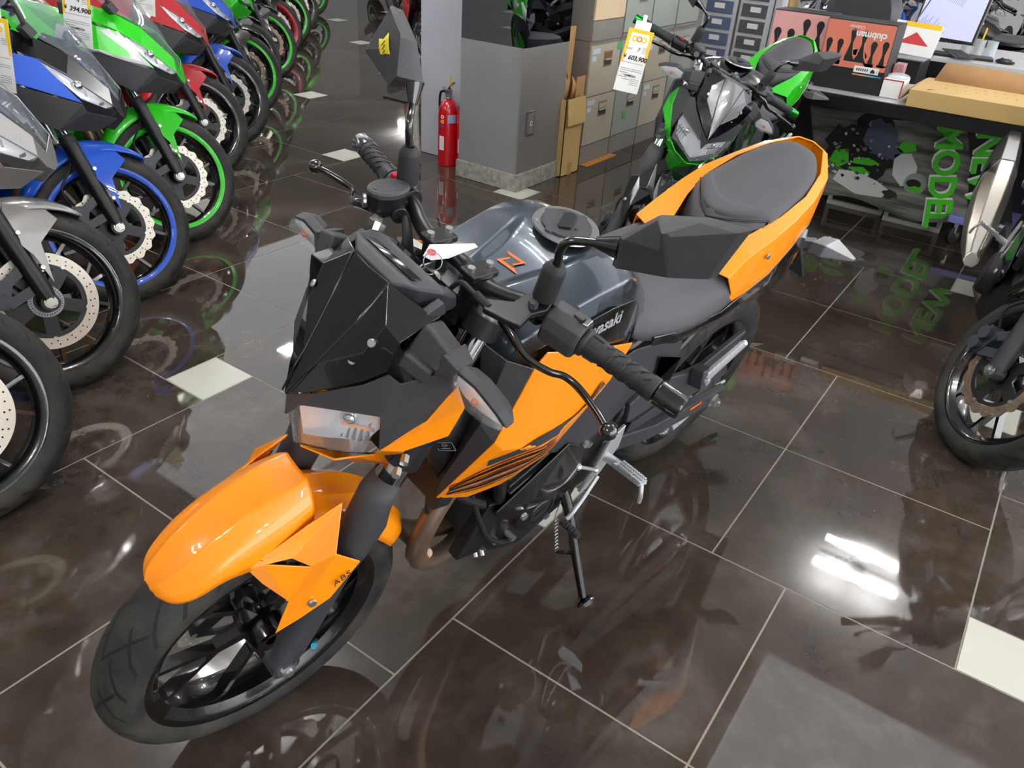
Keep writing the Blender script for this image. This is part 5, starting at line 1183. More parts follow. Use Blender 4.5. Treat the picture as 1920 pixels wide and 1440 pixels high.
# ------------------------------------------------------------------ pillar, column, extinguishers, cabinets
M_PIL = mat('pillar_laminate', '#88888b', rough=.4, var=.08, vscale=3); M_PIL2 = mat('pillar_steel', '#8a8783', rough=.35, metal=.25, var=.06, vscale=2)
M_GRAN = mat('granite_base', '#9b988f', rough=.5, var=.35, vscale=40); M_COLW = mat('column_paint', '#b9bcc6', rough=.55, var=.05, vscale=4)
M_KRAFT = mat('cardboard', '#c9a86c', rough=.75, var=.05, vscale=6); M_KRAFT2 = mat('brown_cardboard', '#b58a5a', rough=.75, var=.08, vscale=9)
def boxat(x0, x1, y0, y1, z0, z1): g = G(); g.box(((x0+x1)/2, (y0+y1)/2, (z0+z1)/2), (abs(x1-x0), abs(y1-y0), abs(z1-z0))); return g
def root(name, label, cat, loc, group=None): return thing(name, label, cat, loc, group=group)
def loc(g, o): g.v = [(x-o[0], y-o[1], z-o[2]) for x, y, z in g.v]; return g
def put(t, nm, g, m, par=None, **k): return obj(nm, loc(g, t.location), m, par or t, **k)
g = boxat(-4.16, -3.70, -2.905, -2.48, .10, .775); pil = struct('trim_1', g, M_PIL, bevel=.002)
g = boxat(-4.155, -3.699, -2.49, -2.479, .101, .774); g2 = struct('trim_2', g, M_PIL2)
g = boxat(-4.17, -3.688, -2.915, -2.467, 0, .10); struct('baseboard_left', g, M_GRAN, bevel=.004)
M_MIR = mat('pillar_mirror', '#aab0b6', rough=.015, metal=1); g = boxat(-4.16, -3.70, -2.905, -2.48, .776, CEIL); struct('trim_3', g, M_MIR)
t = root('wall_socket', 'grey socket plate on the side face of the grey pillar', 'socket', (-3.80, -2.478, .375))
g = G(); g.box((-3.80, -2.474, .375), (.075, .008, .135)); put(t, 'socket_frame', g, M_STEEL, bevel=.002)
g = G(); g.box((-3.80, -2.4695, .375), (.060, .003, .115)); put(t, 'socket_plate', g, M_PIL2); g = G(); g.box((-3.80, -2.467, .375), (.022, .003, .026)); put(t, 'socket_insert', g, mat('cream_plastic', '#d8cfa8', rough=.5)); g = G(); g.box((-3.80, -2.465, .376), (.007, .002, .012)); put(t, 'socket_hole', g, M_INK)
g = boxat(-4.25, -3.93, -3.40, -2.95, 0, CEIL); struct('trim_4', g, M_COLW, bevel=.006)
# conduit with sealant at the column's edge
g = G(); g.tube([(-3.895, -3.40, 0), (-3.895, -3.41, .25), (-3.90, -3.395, .45), (-3.90, -3.405, .62)], [.022, .018, .015, .006], 10, k=4); struct('trim_5', g, mat('sealant', '#b4b2a8', rough=.7, var=.15, vscale=30))
M_EXT = mat('extinguisher_red', '#c4061a', rough=.25, coat=1)
def extinguisher(x, y, label, hide=False):
    t = root('fire_extinguisher', label, 'fire extinguisher', (x, y, 0), 'red fire extinguishers beside the pillar')
    g = G(); R = .062; g.lathe([(0, 0), (R-.004, 0), (R, .004), (R, .315), (R-.006, .345), (R*.72, .375), (.026, .395), (.018, .40), (0, .40)], (0, 0, 0), (0, 0, 1), 40); cyl_ = obj('cylinder', g, M_EXT, t)
    g = G(); g.cyl((0, 0, .395), (0, 0, .425), .019, n=16); g.box((0, 0, .437), (.035, .030, .03)); g.cyl((.0, .0, .40), (.0, .0, .405), .026, n=18); vl = obj('valve', g, M_STEEL, t, bevel=.002)
    g = G(); g.beam((0, 0, .452), (.02, .055, .500), .018, .004); g.beam((.005, -.005, .440), (-.02, -.055, .455), .018, .004); obj('handle', g, M_CHROME, vl)
    g = G(); g.beam((.012, .030, .468), (.016, .034, .515), .012, .008); g.lathe([(.006, -.002), (.011, -.002), (.011, .002), (.006, .002)], (.016, .034, .520), (1, .4, 0), 16, closedprof=True); obj('safety_pin', g, mat('yellow_plastic', '#e8c011', rough=.4), vl)
    def wrap(a0, a1, z0, z1, m, nm):
        g = G(); n = 10; g.loft([[Vector(((R+.0008)*cos(a0+(a1-a0)*i/n), (R+.0008)*sin(a0+(a1-a0)*i/n), z)) for i in range(n+1)] for z in (z0, z1)], caps=False, open_ring=True); return obj(nm, g, m, cyl_)
    def dot(a, z, r, m, nm):
        g = G(); n = 20; g.add([((R+.0014)*cos(a+r/R*cos(2*pi*i/n)), (R+.0014)*sin(a+r/R*cos(2*pi*i/n)), z+r*sin(2*pi*i/n)) for i in range(n)], [tuple(range(n))]); obj(nm, g, m, cyl_)
    wrap(.62, 1.5, .265, .315, mat('label_blue', '#9fb6d6', rough=.5), 'name_plate'); wrap(-.28, .28, .10, .185, M_WHITEP, 'inspection_label')
    g_ = None
    for i in range(6): wrap(-.12, .20, .112+.011*i, .115+.011*i, mat('print_grey', '#8d9096', rough=.6), 'printed_line')
    dot(.08, .300, .011, M_WHITEP, 'class_mark'); dot(.08, .272, .012, M_TAGY, 'class_mark'); dot(.10, .246, .010, mat('mark_blue', '#2b3fae', rough=.5), 'class_mark')
    dot(.08, .300, .005, M_EXT, 'class_mark'); dot(.08, .272, .005, mat('mark_red', '#cc3333', rough=.5), 'class_mark')
    if hide: return t
    g = G(); g.tube([(0, -.02, .435), (-.01, -.07, .42), (-.02, -.085, .33), (-.03, -.075, .18), (-.03, -.07, .10)], .008, 10, k=5); obj('hose', g, M_MATTE, t)
    return t
extinguisher(-3.84, -3.10, 'red fire extinguisher with yellow pin, standing left in front of the white column')
extinguisher(-3.862, -2.972, 'second red fire extinguisher, close to the grey pillar and partly hidden by it', True)

# cardboard standing in the gap between pillar and cabinets
t = root('cardboard_box', 'tall narrow open cardboard box of torn card, standing between the grey pillar and the cabinets', 'box', (-4.24, -2.56, 0))
M_ = M_KRAFT
g = G(); x0, x1, y0, y1, h = -4.34, -4.13, -2.66, -2.44, .46; w = .005
for b in ((x0, x1, y1-w, y1), (x0, x1, y0, y0+w), (x0, x0+w, y0, y1), (x1-w, x1, y0, y1)): g.box(((b[0]+b[1])/2, (b[2]+b[3])/2, h/2), (b[1]-b[0], b[3]-b[2], h))
g.box(((x0+x1)/2, (y0+y1)/2, .003), (x1-x0, y1-y0, .006)); put(t, 'carton', g, M_)
g = G(); g.box((-4.235, -2.428, .385), (.20, .005, .15), Matrix.Rotation(.10, 3, 'X')); put(t, 'flap', g, M_)
g = G(); g.box((-4.23, -2.4385, .04), (.05, .001, .08)); put(t, 'packing_tape', g, M_KRAFT2)
g = G(); random.seed(3)
for i in range(7):
    c = Vector((-4.30+.028*i, -2.50-.02*(i % 3), .44)); P = [c+Vector((0, 0, 0)), c+Vector((.05, .01, .0)), c+Vector((.055, .02, .10+.03*(i % 3))), c+Vector((.02, -.01, .13+.02*(i % 2))), c+Vector((-.01, .01, .08))]; g.add(P, [(0, 1, 2, 3, 4)])
put(t, 'torn_card', g, M_KRAFT2, solid=.003)
for (x, y, z0, z1, w_, rx, lb) in ((-4.29, -2.60, .20, .83, .20, -.03, 'tall flat brown cardboard sheet leaning in the gap beside the cabinets, the highest one'), (-4.20, -2.57, .18, .70, .12, -.05, 'narrower cardboard sheet leaning in front of the highest one'), (-4.37, -2.50, .20, .56, .10, .0, 'short cardboard strip leaning against the cabinet side')):
    o = obj('cardboard_sheet', loc(boxat(x-w_/2, x+w_/2, y-.003, y+.003, z0, z1), (x, y, z0)), M_KRAFT2); o.location = (x, y, z0); o.rotation_euler = (rx, 0, 0); tag(o, lb, 'cardboard')
# filing cabinets
M_CABS = mat('cabinet_side', '#7d786f', rough=.5, var=.06, vscale=3); M_CABF = mat('cabinet_front', '#b3ab98', rough=.5, var=.04, vscale=5); M_CABG = mat('cabinet_green_grey', '#9aa096', rough=.5, var=.04, vscale=5); M_CABD = mat('cabinet_plinth', '#85817a', rough=.5, var=.08, vscale=6)
M_WOOD = mat('pale_wood_front', '#d6c09a', rough=.55, var=.05, vscale=4); M_GTAPE = mat('green_tape', '#55b36a', rough=.6); M_BLUEP = mat('pale_blue_paper', '#c9d3e0', rough=.6)
def cabinet(x1, wd, z0, z1, nd, mf, label, plinth=.12, wood=False, yf=-2.49, labels=True, tape=None, dp=.42):
    """unit whose right end is x1; fronts face +y."""
    x0 = x1-wd; t = root('filing_cabinet', label, 'filing cabinet', ((x0+x1)/2, yf-dp/2, z0), 'grey filing cabinets'); put(t, 'body', boxat(x0+.001, x1-.001, yf-dp, yf-.012, z0, z1-.001), M_CABS, bevel=.003)
    if plinth: put(t, 'plinth', boxat(x0+.004, x1-.004, yf-.03, yf-.004, z0, z0+plinth-.003), M_CABD)
    hh = (z1-z0-plinth-.02)/nd
    if nd == 0: return t
    for k in range(nd):
        a = z0+plinth+hh*k; d = put(t, 'drawer', boxat(x0+.006, x1-.006, yf-.012, yf, a+.003, a+hh-.003), M_WOOD if wood else mf, bevel=.002)
        if wood: continue
        hx = x0+wd*.42; hz = a+hh*.70
        g = G(); g.box((hx, yf+.001, hz), (.105, .003, .092)); obj('handle_plate', loc(g, t.location), M_CABS, d)
        g = G(); g.box((hx, yf+.003, hz+.022), (.088, .003, .028)); obj('label_holder', loc(g, t.location), mat('label_brown', '#8a5a2c', rough=.6) if (k == 1 and z0 < .1 and x1 > -4.5) else M_CABF, d)
        g = G(); g.box((hx, yf+.003, hz-.018), (.088, .003, .034)); obj('handle_recess', loc(g, t.location), mat('recess', '#4e4a42', rough=.5, metal=.3), d)
        g = G(); g.box((hx, yf+.010, hz-.002), (.088, .014, .006)); obj('drawer_handle', loc(g, t.location), M_CABF, d)
        if labels: g = G(); g.box((x1-.07, yf+.001, a+hh*.88), (.09, .001, .030)); g.box((x1-.05, yf+.001, a+hh*.74), (.045, .001, .028)); obj('paper_label', loc(g, t.location), M_BLUEP, d)
    if tape: g = G(); g.box((tape[0], yf+.0025, tape[1]), (.05, .001, .05)); put(t, 'green_tape', g, M_GTAPE)
    return t
cabinet(-4.44, .385, 0, .745, 2, M_CABF, 'beige two-drawer filing cabinet standing on the floor right beside the cardboard boxes', tape=(-4.80, .70))
cabinet(-4.44, .385, .746, 1.75, 1, M_CABF, 'cabinet with a pale wood front stacked on the beige cabinet beside the cardboard', plinth=.115, wood=True)
cabinet(-4.83, .385, 0, .745, 2, M_CABG, 'green-grey two-drawer cabinet on the floor with green tape on its lower drawer', tape=(-4.99, .24), labels=False)
cabinet(-4.83, .385, .746, 1.40, 2, M_CABG, 'green-grey cabinet stacked above the one with green tape', plinth=.02, labels=False)
cabinet(-5.22, .385, 0, .745, 2, M_CABF, 'beige floor cabinet third from the pillar, behind the green motorcycle mirror')
cabinet(-5.22, .385, .746, 1.40, 2, M_CABG, 'grey cabinet stacked on the third beige floor cabinet', plinth=.02, labels=True)
cabinet(-5.61, .385, 0, .745, 2, M_CABG, 'fourth floor cabinet from the pillar, mostly behind the green motorcycle', labels=False)
cabinet(-5.61, .385, .746, 1.40, 2, M_CABG, 'fourth upper cabinet, at the end of the stacked row', plinth=.02, labels=False)
g = boxat(-4.86, -4.46, -2.49, -2.44, 0, .004); o = obj('wooden_strip', g, mat('orange_wood', '#c98a3c', rough=.6)); tag(o, 'thin orange-brown strip on the floor along the cabinet foot', 'strip')
# plastic drawer towers, post and shelf of parts
M_DRW = mat('white_plastic', '#d9dadd', rough=.45); M_DRB = mat('drawer_blue', '#5d6a86', rough=.35); M_DRG = mat('drawer_grey', '#55575c', rough=.35)
for k, (cx, cy, mfr, lb) in enumerate(((-6.35, -2.42, M_DRB, 'tower of small blue-fronted plastic drawers'), (-6.35, -2.14, M_DRG, 'tower of grey-fronted plastic drawers beside the blue one'))):
    t = root('drawer_tower', lb, 'drawer unit', (cx, cy, 0)); put(t, 'frame', boxat(cx-.15, cx+.14, cy-.13, cy+.13, 0, 1.5), M_DRW, bevel=.004)
    for i in range(13):
        d = put(t, 'drawer', boxat(cx+.14, cx+.155, cy-.105, cy+.105, .05+.11*i, .135+.11*i), mfr, bevel=.003); g = G(); g.box((cx+.157, cy, .10+.11*i), (.003, .08, .035)); obj('drawer_label', loc(g, t.location), M_WHITEP, d)
t = root('steel_post', 'tall white steel post beside the plastic drawers', 'post', (-5.62, -1.79, 0)); put(t, 'post', boxat(-5.66, -5.58, -1.85, -1.76, 0, CEIL), mat('post_paint', '#b9bcc2', rough=.4), bevel=.004); g = boxat(-5.579, -5.577, -1.812, -1.804, 0, CEIL); put(t, 'groove', g, M_CASE)
t = root('parts_shelf', 'white steel shelf of small parts boxes behind the post', 'shelf', (-6.9, -1.9, 0))
for z in (.35, .7, 1.05, 1.4): put(t, 'shelf_board', boxat(-7.1, -6.64, -2.3, -1.45, z, z+.03), M_DRW)
for y in (-2.29, -1.46): put(t, 'upright', boxat(-7.1, -6.7, y-.015, y+.015, 0, 1.8), M_DRW)
bx = [(-6.75, -2.15, .73, .2, M_KRAFT, 'kraft carton'), (-6.75, -1.9, .73, .14, M_WHITEP, 'white carton'), (-6.76, -1.65, .73, .22, M_KRAFT2, 'brown carton'), (-6.76, -2.1, 1.08, .18, M_KRAFT2, 'brown carton'), (-6.75, -1.8, 1.08, .2, M_KRAFT, 'large kraft carton'), (-6.75, -2.1, .38, .2, M_RED, 'red box'), (-6.75, -1.75, .38, .22, M_DRB, 'blue-grey box')]
for i, (x, y, z, s_, m, n) in enumerate(bx):
    o = obj('parts_box', loc(boxat(x-.1, x+.1, y-.11, y+.11, z+.001, z+s_), (x, y, z)), m, bevel=.003); o.location = (x, y, z); tag(o, n+' on the '+('upper' if z > 1 else 'middle' if z > .5 else 'lower')+' parts shelf, '+('left end' if y < -2 else 'right end' if y > -1.7 else 'centre'), 'box', 'boxes on the parts shelf')
# ------------------------------------------------------------------ counter and what stands on it
M_TOP = mat('counter_top', '#c9c9cb', rough=.3); M_BLK = mat('counter_black', '#121216', rough=.35)
t = root('counter', 'long counter with pale top and black edge, NEW MODEL poster hanging below', 'counter', (-4.6, .2, 0))
put(t, 'counter_top', boxat(-4.98, -4.31, -1.62, 2.2, .70, .72), M_TOP, bevel=.002); put(t, 'edge_band', boxat(-4.325, -4.295, -1.62, 2.2, .655, .719), M_BLK, bevel=.003)
put(t, 'back_panel', boxat(-5.02, -4.99, -1.62, 2.2, 0, .70), M_BLK); put(t, 'side_panel', boxat(-4.98, -4.6, -1.62, -1.59, 0, .70), M_BLK)
# poster
PX = -4.72
t = root('poster', 'large NEW MODEL poster of a rider on a green motorcycle, turned sideways under the counter', 'poster', (PX, -.7, .1))
def pst():
    m = mat('poster_print', '#6d6f6a', rough=.35); nt = m.node_tree; b = nt.nodes['Principled BSDF']; N = nt.nodes; L = nt.links
    tc = N.new('ShaderNodeTexCoord'); mp = N.new('ShaderNodeMapping'); mp.inputs['Rotation'].default_value = (radians(38), 0, 0); mp.inputs['Scale'].default_value = (1, .9, 9)
    n = N.new('ShaderNodeTexNoise'); n.inputs['Scale'].default_value = 2.5; n.inputs['Detail'].default_value = 4; r = N.new('ShaderNodeValToRGB'); e = r.color_ramp.elements; e[0].position = .35; e[0].color = lin('#34332f'); e[1].position = .7; e[1].color = lin('#9a9b92')
    L.new(tc.outputs['Object'], mp.inputs[0]); L.new(mp.outputs[0], n.inputs['Vector']); L.new(n.outputs[0], r.inputs[0]); L.new(r.outputs[0], b.inputs['Base Color']); return m
def PQ(y, z): # waves of the curled lower edge
    k = max(0, (.22-z))*.45; return PX+.03*sin(9*y)*k*4+k*.35
g = G(); ny, nz = 40, 16; rows = []
for i in range(ny+1):
    y0_ = -1.22+1.02*i/ny; zb = .10+.02*sin(y0_*11)+.04*max(0, -y0_-.9)
    rows.append([Vector((PQ(y0_+.36*(.6-z), z), y0_+.36*(.6-z), z)) for z in [zb+(.655-zb)*j/nz for j in range(nz+1)]])
g.loft(rows, caps=False, open_ring=True); sheet = put(t, 'poster_sheet', g, pst(), solid=.0008)
def pp(nm, pts, m, h=.003): 
    g = G(); g.add([(PQ(y, z)+h, y, z) for y, z in pts], [tuple(range(len(pts)))]); return put(t, nm, g, m)
M_PG = mat('poster_green', '#43b81f', rough=.4); M_PW = mat('poster_white', '#d6dad6', rough=.4); M_PD = mat('poster_dark', '#161714', rough=.4); M_PB = mat('poster_blue_grey', '#4e5a70', rough=.4); M_PT = mat('poster_grey', '#8e9690', rough=.4)
pp('printed_road', [(-.43, .652), (-.22, .652), (-.04, .16), (-.22, .14), (-.27, .20), (-.34, .45)], M_PD, .002)
def art(nm, cy, cz, r, m, h, sq=1.0, a0=0, n=18, jag=0, seed=1):
    random.seed(seed); return pp(nm, [(cy+r*cos(a0+2*pi*i/n)*(1+random.uniform(-jag, jag)), cz+r*sq*sin(a0+2*pi*i/n)*(1+random.uniform(-jag, jag))) for i in range(n)], m, h)
art('printed_tyre', -.84, .53, .10, M_PD, .003, .62); art('printed_wheel', -.83, .53, .045, M_PT, .004, .6); pp('printed_muffler', [(-.80, .60), (-.70, .615), (-.69, .58), (-.79, .565)], M_PD, .005)
art('printed_engine', -.94, .40, .125, M_PD, .0035, .9, 0, 22, .25, 3); art('printed_body', -.80, .35, .12, M_PD, .004, .8, 0, 24, .3, 5)
art('printed_rider', -.79, .47, .085, M_PB, .0055, 1.0, 0, 18, .15, 7); pp('printed_leg', [(-.86, .55), (-.82, .57), (-.76, .50), (-.70, .44), (-.66, .42), (-.70, .37), (-.78, .38), (-.86, .46)], M_PB, .006)
pp('printed_seat', [(-.68, .47), (-.62, .48), (-.60, .44), (-.66, .41), (-.70, .43)], M_PG, .006)
pp('printed_fairing', [(-.96, .26), (-.86, .27), (-.74, .24), (-.66, .20), (-.70, .16), (-.84, .15), (-.98, .20)], M_PW, .0055); pp('printed_fairing', [(-1.01, .36), (-.94, .38), (-.92, .31), (-.97, .27), (-1.03, .30)], M_PG, .006)
pp('printed_stripe', [(-.90, .34), (-.82, .355), (-.76, .335), (-.80, .315), (-.90, .31)], M_PG, .007); pp('printed_stripe', [(-.92, .285), (-.84, .30), (-.79, .275), (-.86, .255)], M_PG, .007)
pp('printed_jacket', [(-.70, .40), (-.62, .42), (-.57, .36), (-.56, .28), (-.62, .24), (-.68, .29)], M_PW, .006); art('printed_glove', -.66, .19, .04, M_PD, .007, .6, 0, 14, .3, 9)
art('printed_helmet', -.555, .27, .058, M_PT, .007, 1.0); art('printed_visor', -.562, .27, .038, M_PD, .008, .6); pp('printed_helmet_stripe', [(-.60, .24), (-.53, .225), (-.51, .25), (-.55, .26)], M_PG, .009)
random.seed(12)
for i in range(60):
    y, z = random.uniform(-1.03, -.70), random.uniform(.22, .50); r = random.uniform(.004, .014); pp('printed_detail', [(y+r*cos(a)*random.uniform(.5, 1.3), z+r*sin(a)*random.uniform(.4, 1.2)) for a in (0, 1.2, 2.3, 3.4, 4.9)], random.choice([M_PT, M_PW, M_PT, M_PB, M_PD]), .008)
def word(s_, z0, yc, size, m, dx, off=0):
    me = text_mesh(s_, size, m, .0003, align='LEFT', bold=.006*size/.2, space=.92); o = obj('poster_lettering', me, None, t); o.matrix_basis = Matrix.Translation(Vector((PX+dx, yc+off, z0-off))-t.location) @ Matrix(((0, 0, 1, 0), (.36, 1, 0, 0), (-1, 0, 0, 0), (0, 0, 0, 1)))
    return o
o = word('MODEL', .60, -.48, .185, M_PW, .0125, -.009); o.matrix_basis = o.matrix_basis @ Matrix.Diagonal((.86, .93, 1, 1)); o = word('MODEL', .60, -.48, .185, M_PG, .014); o.matrix_basis = o.matrix_basis @ Matrix.Diagonal((.86, .93, 1, 1))
o = word('NEW', .60, -.295, .185, M_PW, .0125, -.009); o.matrix_basis = o.matrix_basis @ Matrix.Diagonal((.86, .93, 1, 1)); o = word('NEW', .60, -.295, .185, M_PG, .014); o.matrix_basis = o.matrix_basis @ Matrix.Diagonal((.86, .93, 1, 1))
# sheets on the floor below the poster
M_WF = mat('white_frame', '#d6d4c6', rough=.5); M_NB = mat('navy_panel', '#3c4452', rough=.45, var=.15, vscale=12)
for (y0, y1, x, mi, lb) in ((-1.02, -.70, -4.93, M_PD, 'white framed tray with dark inside, below the left half of the poster'), (-.68, -.37, -4.86, M_NB, 'white framed tray with navy inside, below the letters of the poster')):
    t2 = root('framed_tray', lb, 'tray', (x, (y0+y1)/2, 0)); g = G(); c = ((y0+y1)/2)
    for b in (((x, c, .014), (.03, y1-y0, .028)), ((x-.008, c, .128), (.03, y1-y0, .022)), ((x-.004, y0+.012, .070), (.03, .024, .13)), ((x-.004, y1-.012, .070), (.03, .024, .13))): g.box(*b)
    put(t2, 'tray_frame', g, M_WF, bevel=.002); put(t2, 'tray_panel', boxat(x-.02, x-.012, y0+.015, y1-.015, .02, .12), mi)
t2 = root('platform_cart', 'lilac platform cart with black castor wheels below the poster', 'cart', (-4.74, -.20, 0)); put(t2, 'platform', boxat(-5.1, -4.66, -.34, .25, .125, .165), mat('lilac_plastic', '#7f7fc4', rough=.45), bevel=.008)
for (x, y) in ((-4.73, -.29), (-4.73, .18), (-5.0, -.29)):
    g = G(); g.lathe([(.012, -.014), (.042, -.014), (.050, -.010), (.052, 0), (.050, .010), (.042, .014), (.012, .014)], (x, y, .052), (.5, .85, 0), 28, closedprof=True); w_ = put(t2, 'castor_wheel', g, M_TYRE if False else M_MATTE); g = G(); g.cyl((x-.01, y-.02, .052), (x+.01, y+.02, .052), .014, n=12); g.beam((x, y, .06), (x, y, .125), .05, .02); put(t2, 'castor_fork', g, M_STEEL, w_)
# --- on the counter
def flame(par, M, w, h, m1, n, seed):
    """dark flame tongues printed on a card face: hanging drops and rising licks."""
    random.seed(seed)
    for i in range(n):
        cx = -w/2+w*(i+.5)/n; top = h/2-.035-random.uniform(0, .06); r = w/n*.28; bot = -h/2+.02
        pts = [(cx+r*cos(a), top+r*1.2*sin(a)) for a in [pi*j/10 for j in range(11)]]+[(cx-r*.35, top-.045), (cx-r*1.0, top-.10), (cx-w/n*.62, bot), (cx+w/n*.62, bot), (cx+r*1.0, top-.10), (cx+r*.35, top-.045)]
        g = G(); g.add([(x, y, .0008) for x, y in pts], [tuple(range(len(pts)))]); obj('flame_print', g, m1, par, M)
        if i < n-1:
            c2 = cx+w/n*.5; g = G(); g.add([(c2-r*.5, top-.10, .0012), (c2-r*.75, bot+.055, .0012), (c2+r*.1, bot+.005+.015*(i % 2), .0012), (c2+r*.55, bot+.06, .0012), (c2+r*.5, top-.10, .0012)], [(0, 1, 2, 3, 4)]); obj('flame_print', g, par['_fc'] if False else FC[0], par, M)
FC = [None]
M_SAL = mat('salmon_print', '#d87a63', rough=.5); M_PINK = mat('pink_print', '#e0a39d', rough=.5); M_BX = mat('black_card', '#17161a', rough=.5)
for (y0, y1, x, mm, lb, n, big) in ((-1.145, -.815, -4.42, M_SAL, 'black shipping box printed with salmon flames and upside-down white lettering, standing on the counter', 6, True), (-1.45, -1.16, -4.50, M_PINK, 'pink flame-printed box left of the salmon one on the counter', 4, False)):
    t = root('flame_box', lb, 'box', (x-.1, (y0+y1)/2, .72)); bd = put(t, 'carton', boxat(x-.20, x, y0, y1, .722, 1.045), M_BX, bevel=.002)
    w, h = y1-y0-.006, .21; M = Matrix.Translation(Vector((x+.0008, (y0+y1)/2, 1.04-h/2))-t.location) @ frame((0, 0, 0), (0, 1, 0), (0, 0, 1))
    g = G(); g.add([(-w/2, -h/2, 0), (w/2, -h/2, 0), (w/2, h/2, 0), (-w/2, h/2, 0)], [(0, 1, 2, 3)]); obj('printed_panel', g, mm, bd, M); FC[0] = mm; flame(bd, M, w, h-.02, M_BX, n, 2)
    if big:
        F = lambda x_, y_: M@Matrix.Translation((x_, y_, .0016))@Matrix.Rotation(pi, 4, 'Z')
        obj('lettering', text_mesh('clubman', .044, M_WHITEP, .0001, bold=.0012), None, bd, F(.055, .052)); obj('lettering', text_mesh('Clubman', .020, M_WHITEP, .0001), None, bd, F(-.02, .083))
        g = G(); g.box((.0, .069, .0014), (.10, .003, .0004)); g.box((.10, .066, .0014), (.06, .004, .0004)); obj('underline', g, M_SAL, bd, M)
        g = G(); g.box((.075, -.105, .0012), (.12, .030, .0005)); obj('sticker', g, M_WHITEP, bd, M); obj('lettering', text_mesh('I ♥', .020, M_INK, .0001), None, bd, F(.112, -.105)@Matrix.Translation((0, 0, .001)))
        for i in range(6): g = G(); g.box((.030+.010*i, -.105, .0018), (.006, .012, .0004)); obj('worn_print', g, M_CASE, bd, M)
        for i, c in enumerate(('#d88a3a', '#d8b06a', '#7fb6c8', '#2f8fc0')):
            g = G(); g.box((.03+.035*i, -.130, .0012), (.035, .006, .0005)); obj('colour_bar', g, mat('bar'+str(i), c, rough=.5), bd, M)
t = root('white_box', 'small white box with a red outline, beside the flame box', 'box', (-4.48, -.785, .72)); bd = put(t, 'carton', boxat(-4.56, -4.41, -.81, -.715, .722, .81), M_WHITEP, bevel=.002)
g = G(); x = -4.4095
for b in (((x, -.762, .806), (.001, .095, .006)), ((x, -.717, .767), (.001, .006, .08))): g.box(*b)
put(t, 'red_edge', g, mat('red_print', '#c0333a', rough=.5), bd); g = G(); g.ball((-4.48, -.757, .818), .045, (1.2, 1.2, .35), 12); put(t, 'plastic_wrap', g, mat('clear_wrap', '#e8edf0', rough=.12, alpha=.35))
t = root('leaflet_stack', 'upright stack of leaflets between flame box and white box', 'papers', (-4.56, -.78, .72)); put(t, 'leaflets', boxat(-4.66, -4.575, -.81, -.765, .722, .86), mat('leaflet_print', '#b07f86', rough=.5, var=.4, vscale=25))
t = root('cardboard_carton', 'long flat cardboard carton with its lid flap up, on the counter', 'box', (-4.5, -.2, .72)); put(t, 'carton', boxat(-4.74, -4.28, -.66, .55, .722, .80), M_KRAFT, bevel=.003)
g = G(); g.add([(-4.66, -.62, .80), (-4.64, .55, .80), (-4.72, .55, .87), (-4.75, -.60, .88)], [(0, 1, 2, 3)]); put(t, 'lid_flap', g, M_KRAFT2, solid=.004)
g = G(); g.add([(-4.30, -.665, .80), (-4.36, -.705, .735), (-4.62, -.70, .74), (-4.70, -.66, .80)], [(0, 1, 2, 3)]); put(t, 'end_flap', g, M_KRAFT, solid=.004)
random.seed(8); g = G()
for i in range(34): g.box((-4.57+.11*(i % 2)+random.uniform(-.01, .01), -.55+.022*i+random.uniform(-.004, .004), .8005), (.016, .005, .0006), Matrix.Rotation(random.uniform(-.8, .8), 3, 'Z'))
put(t, 'faint_printing', g, mat('faded_print', '#8e7a55', rough=.7)); g = G(); g.add([(-4.36, -.60, .8008), (-4.32, -.585, .8008), (-4.36, -.56, .8008)], [(0, 1, 2)]); put(t, 'red_mark', g, M_REDP)
t = root('monitor_stand', 'low black stand behind the white box on the counter', 'stand', (-5.1, -.9, .72)); put(t, 'stand', boxat(-5.32, -5.03, -1.30, -.76, 0, .83), M_BLK, bevel=.004); put(t, 'stand_top', boxat(-5.33, -5.025, -1.31, -.75, .83, .836), mat('grey_laminate', '#77777c', rough=.3))
tt = root('switch_box', 'small pale electric box on the counter in front of the black stand', 'box', (-4.95, -.93, .72)); put(tt, 'box_body', boxat(-4.97, -4.92, -1.03, -.83, .721, .765), M_WF, bevel=.003)
t = root('desk', 'pale desk with black front behind the counter, carrying keyboard and mouse', 'desk', (-6.1, -.2, 0)); put(t, 'desk_top', boxat(-6.6, -5.72, -.95, 1.4, .76, .785), M_TOP, bevel=.003); put(t, 'modesty_panel', boxat(-5.76, -5.73, -.95, 1.4, 0, .76), M_BLK)
t = root('monitor', 'computer monitor with a web page on its screen, seen from the side of the desk', 'monitor', (-5.9, -.78, .785))
R_ = frame((-5.86, -.80, 1.03), (.30, .95, .0), (-.20, -.0, 1)); R_.translation = R_.translation-t.location
g = G(); g.box((0, 0, 0), (.40, .33, .022)); obj('monitor_housing', g, M_BLK, t, R_, bevel=.004); g = G(); g.box((0, 0, .0125), (.372, .298, .002)); sc = mat('screen_glow', '#b9bcd8', rough=.2, emit=.55); so = obj('screen', g, sc, t, R_)
g = G(); random.seed(5)
for i in range(16): g.box((-.15+random.uniform(0, .05), .12-.017*i, .0140), (.05+.03*(i % 3), .003, .0004)); g.box((.08, .12-.017*i, .0140), (.06, .002, .0004))
g.box((0, .142, .0140), (.372, .012, .0004)); obj('screen_text', g, mat('screen_ink', '#4a5078', rough=.3), so, R_)
g = G(); g.beam((-.0, -.02, -.22), (-.0, -.02, -.05), .05, .03); g.box((0, -.02, -.238), (.2, .22, .012)); obj('monitor_foot', g, M_BLK, t, bevel=.003)
g = G(); g.box((.16, -.05, -.235), (.05, .12, .02), Matrix.Rotation(.3, 3, 'Z'))
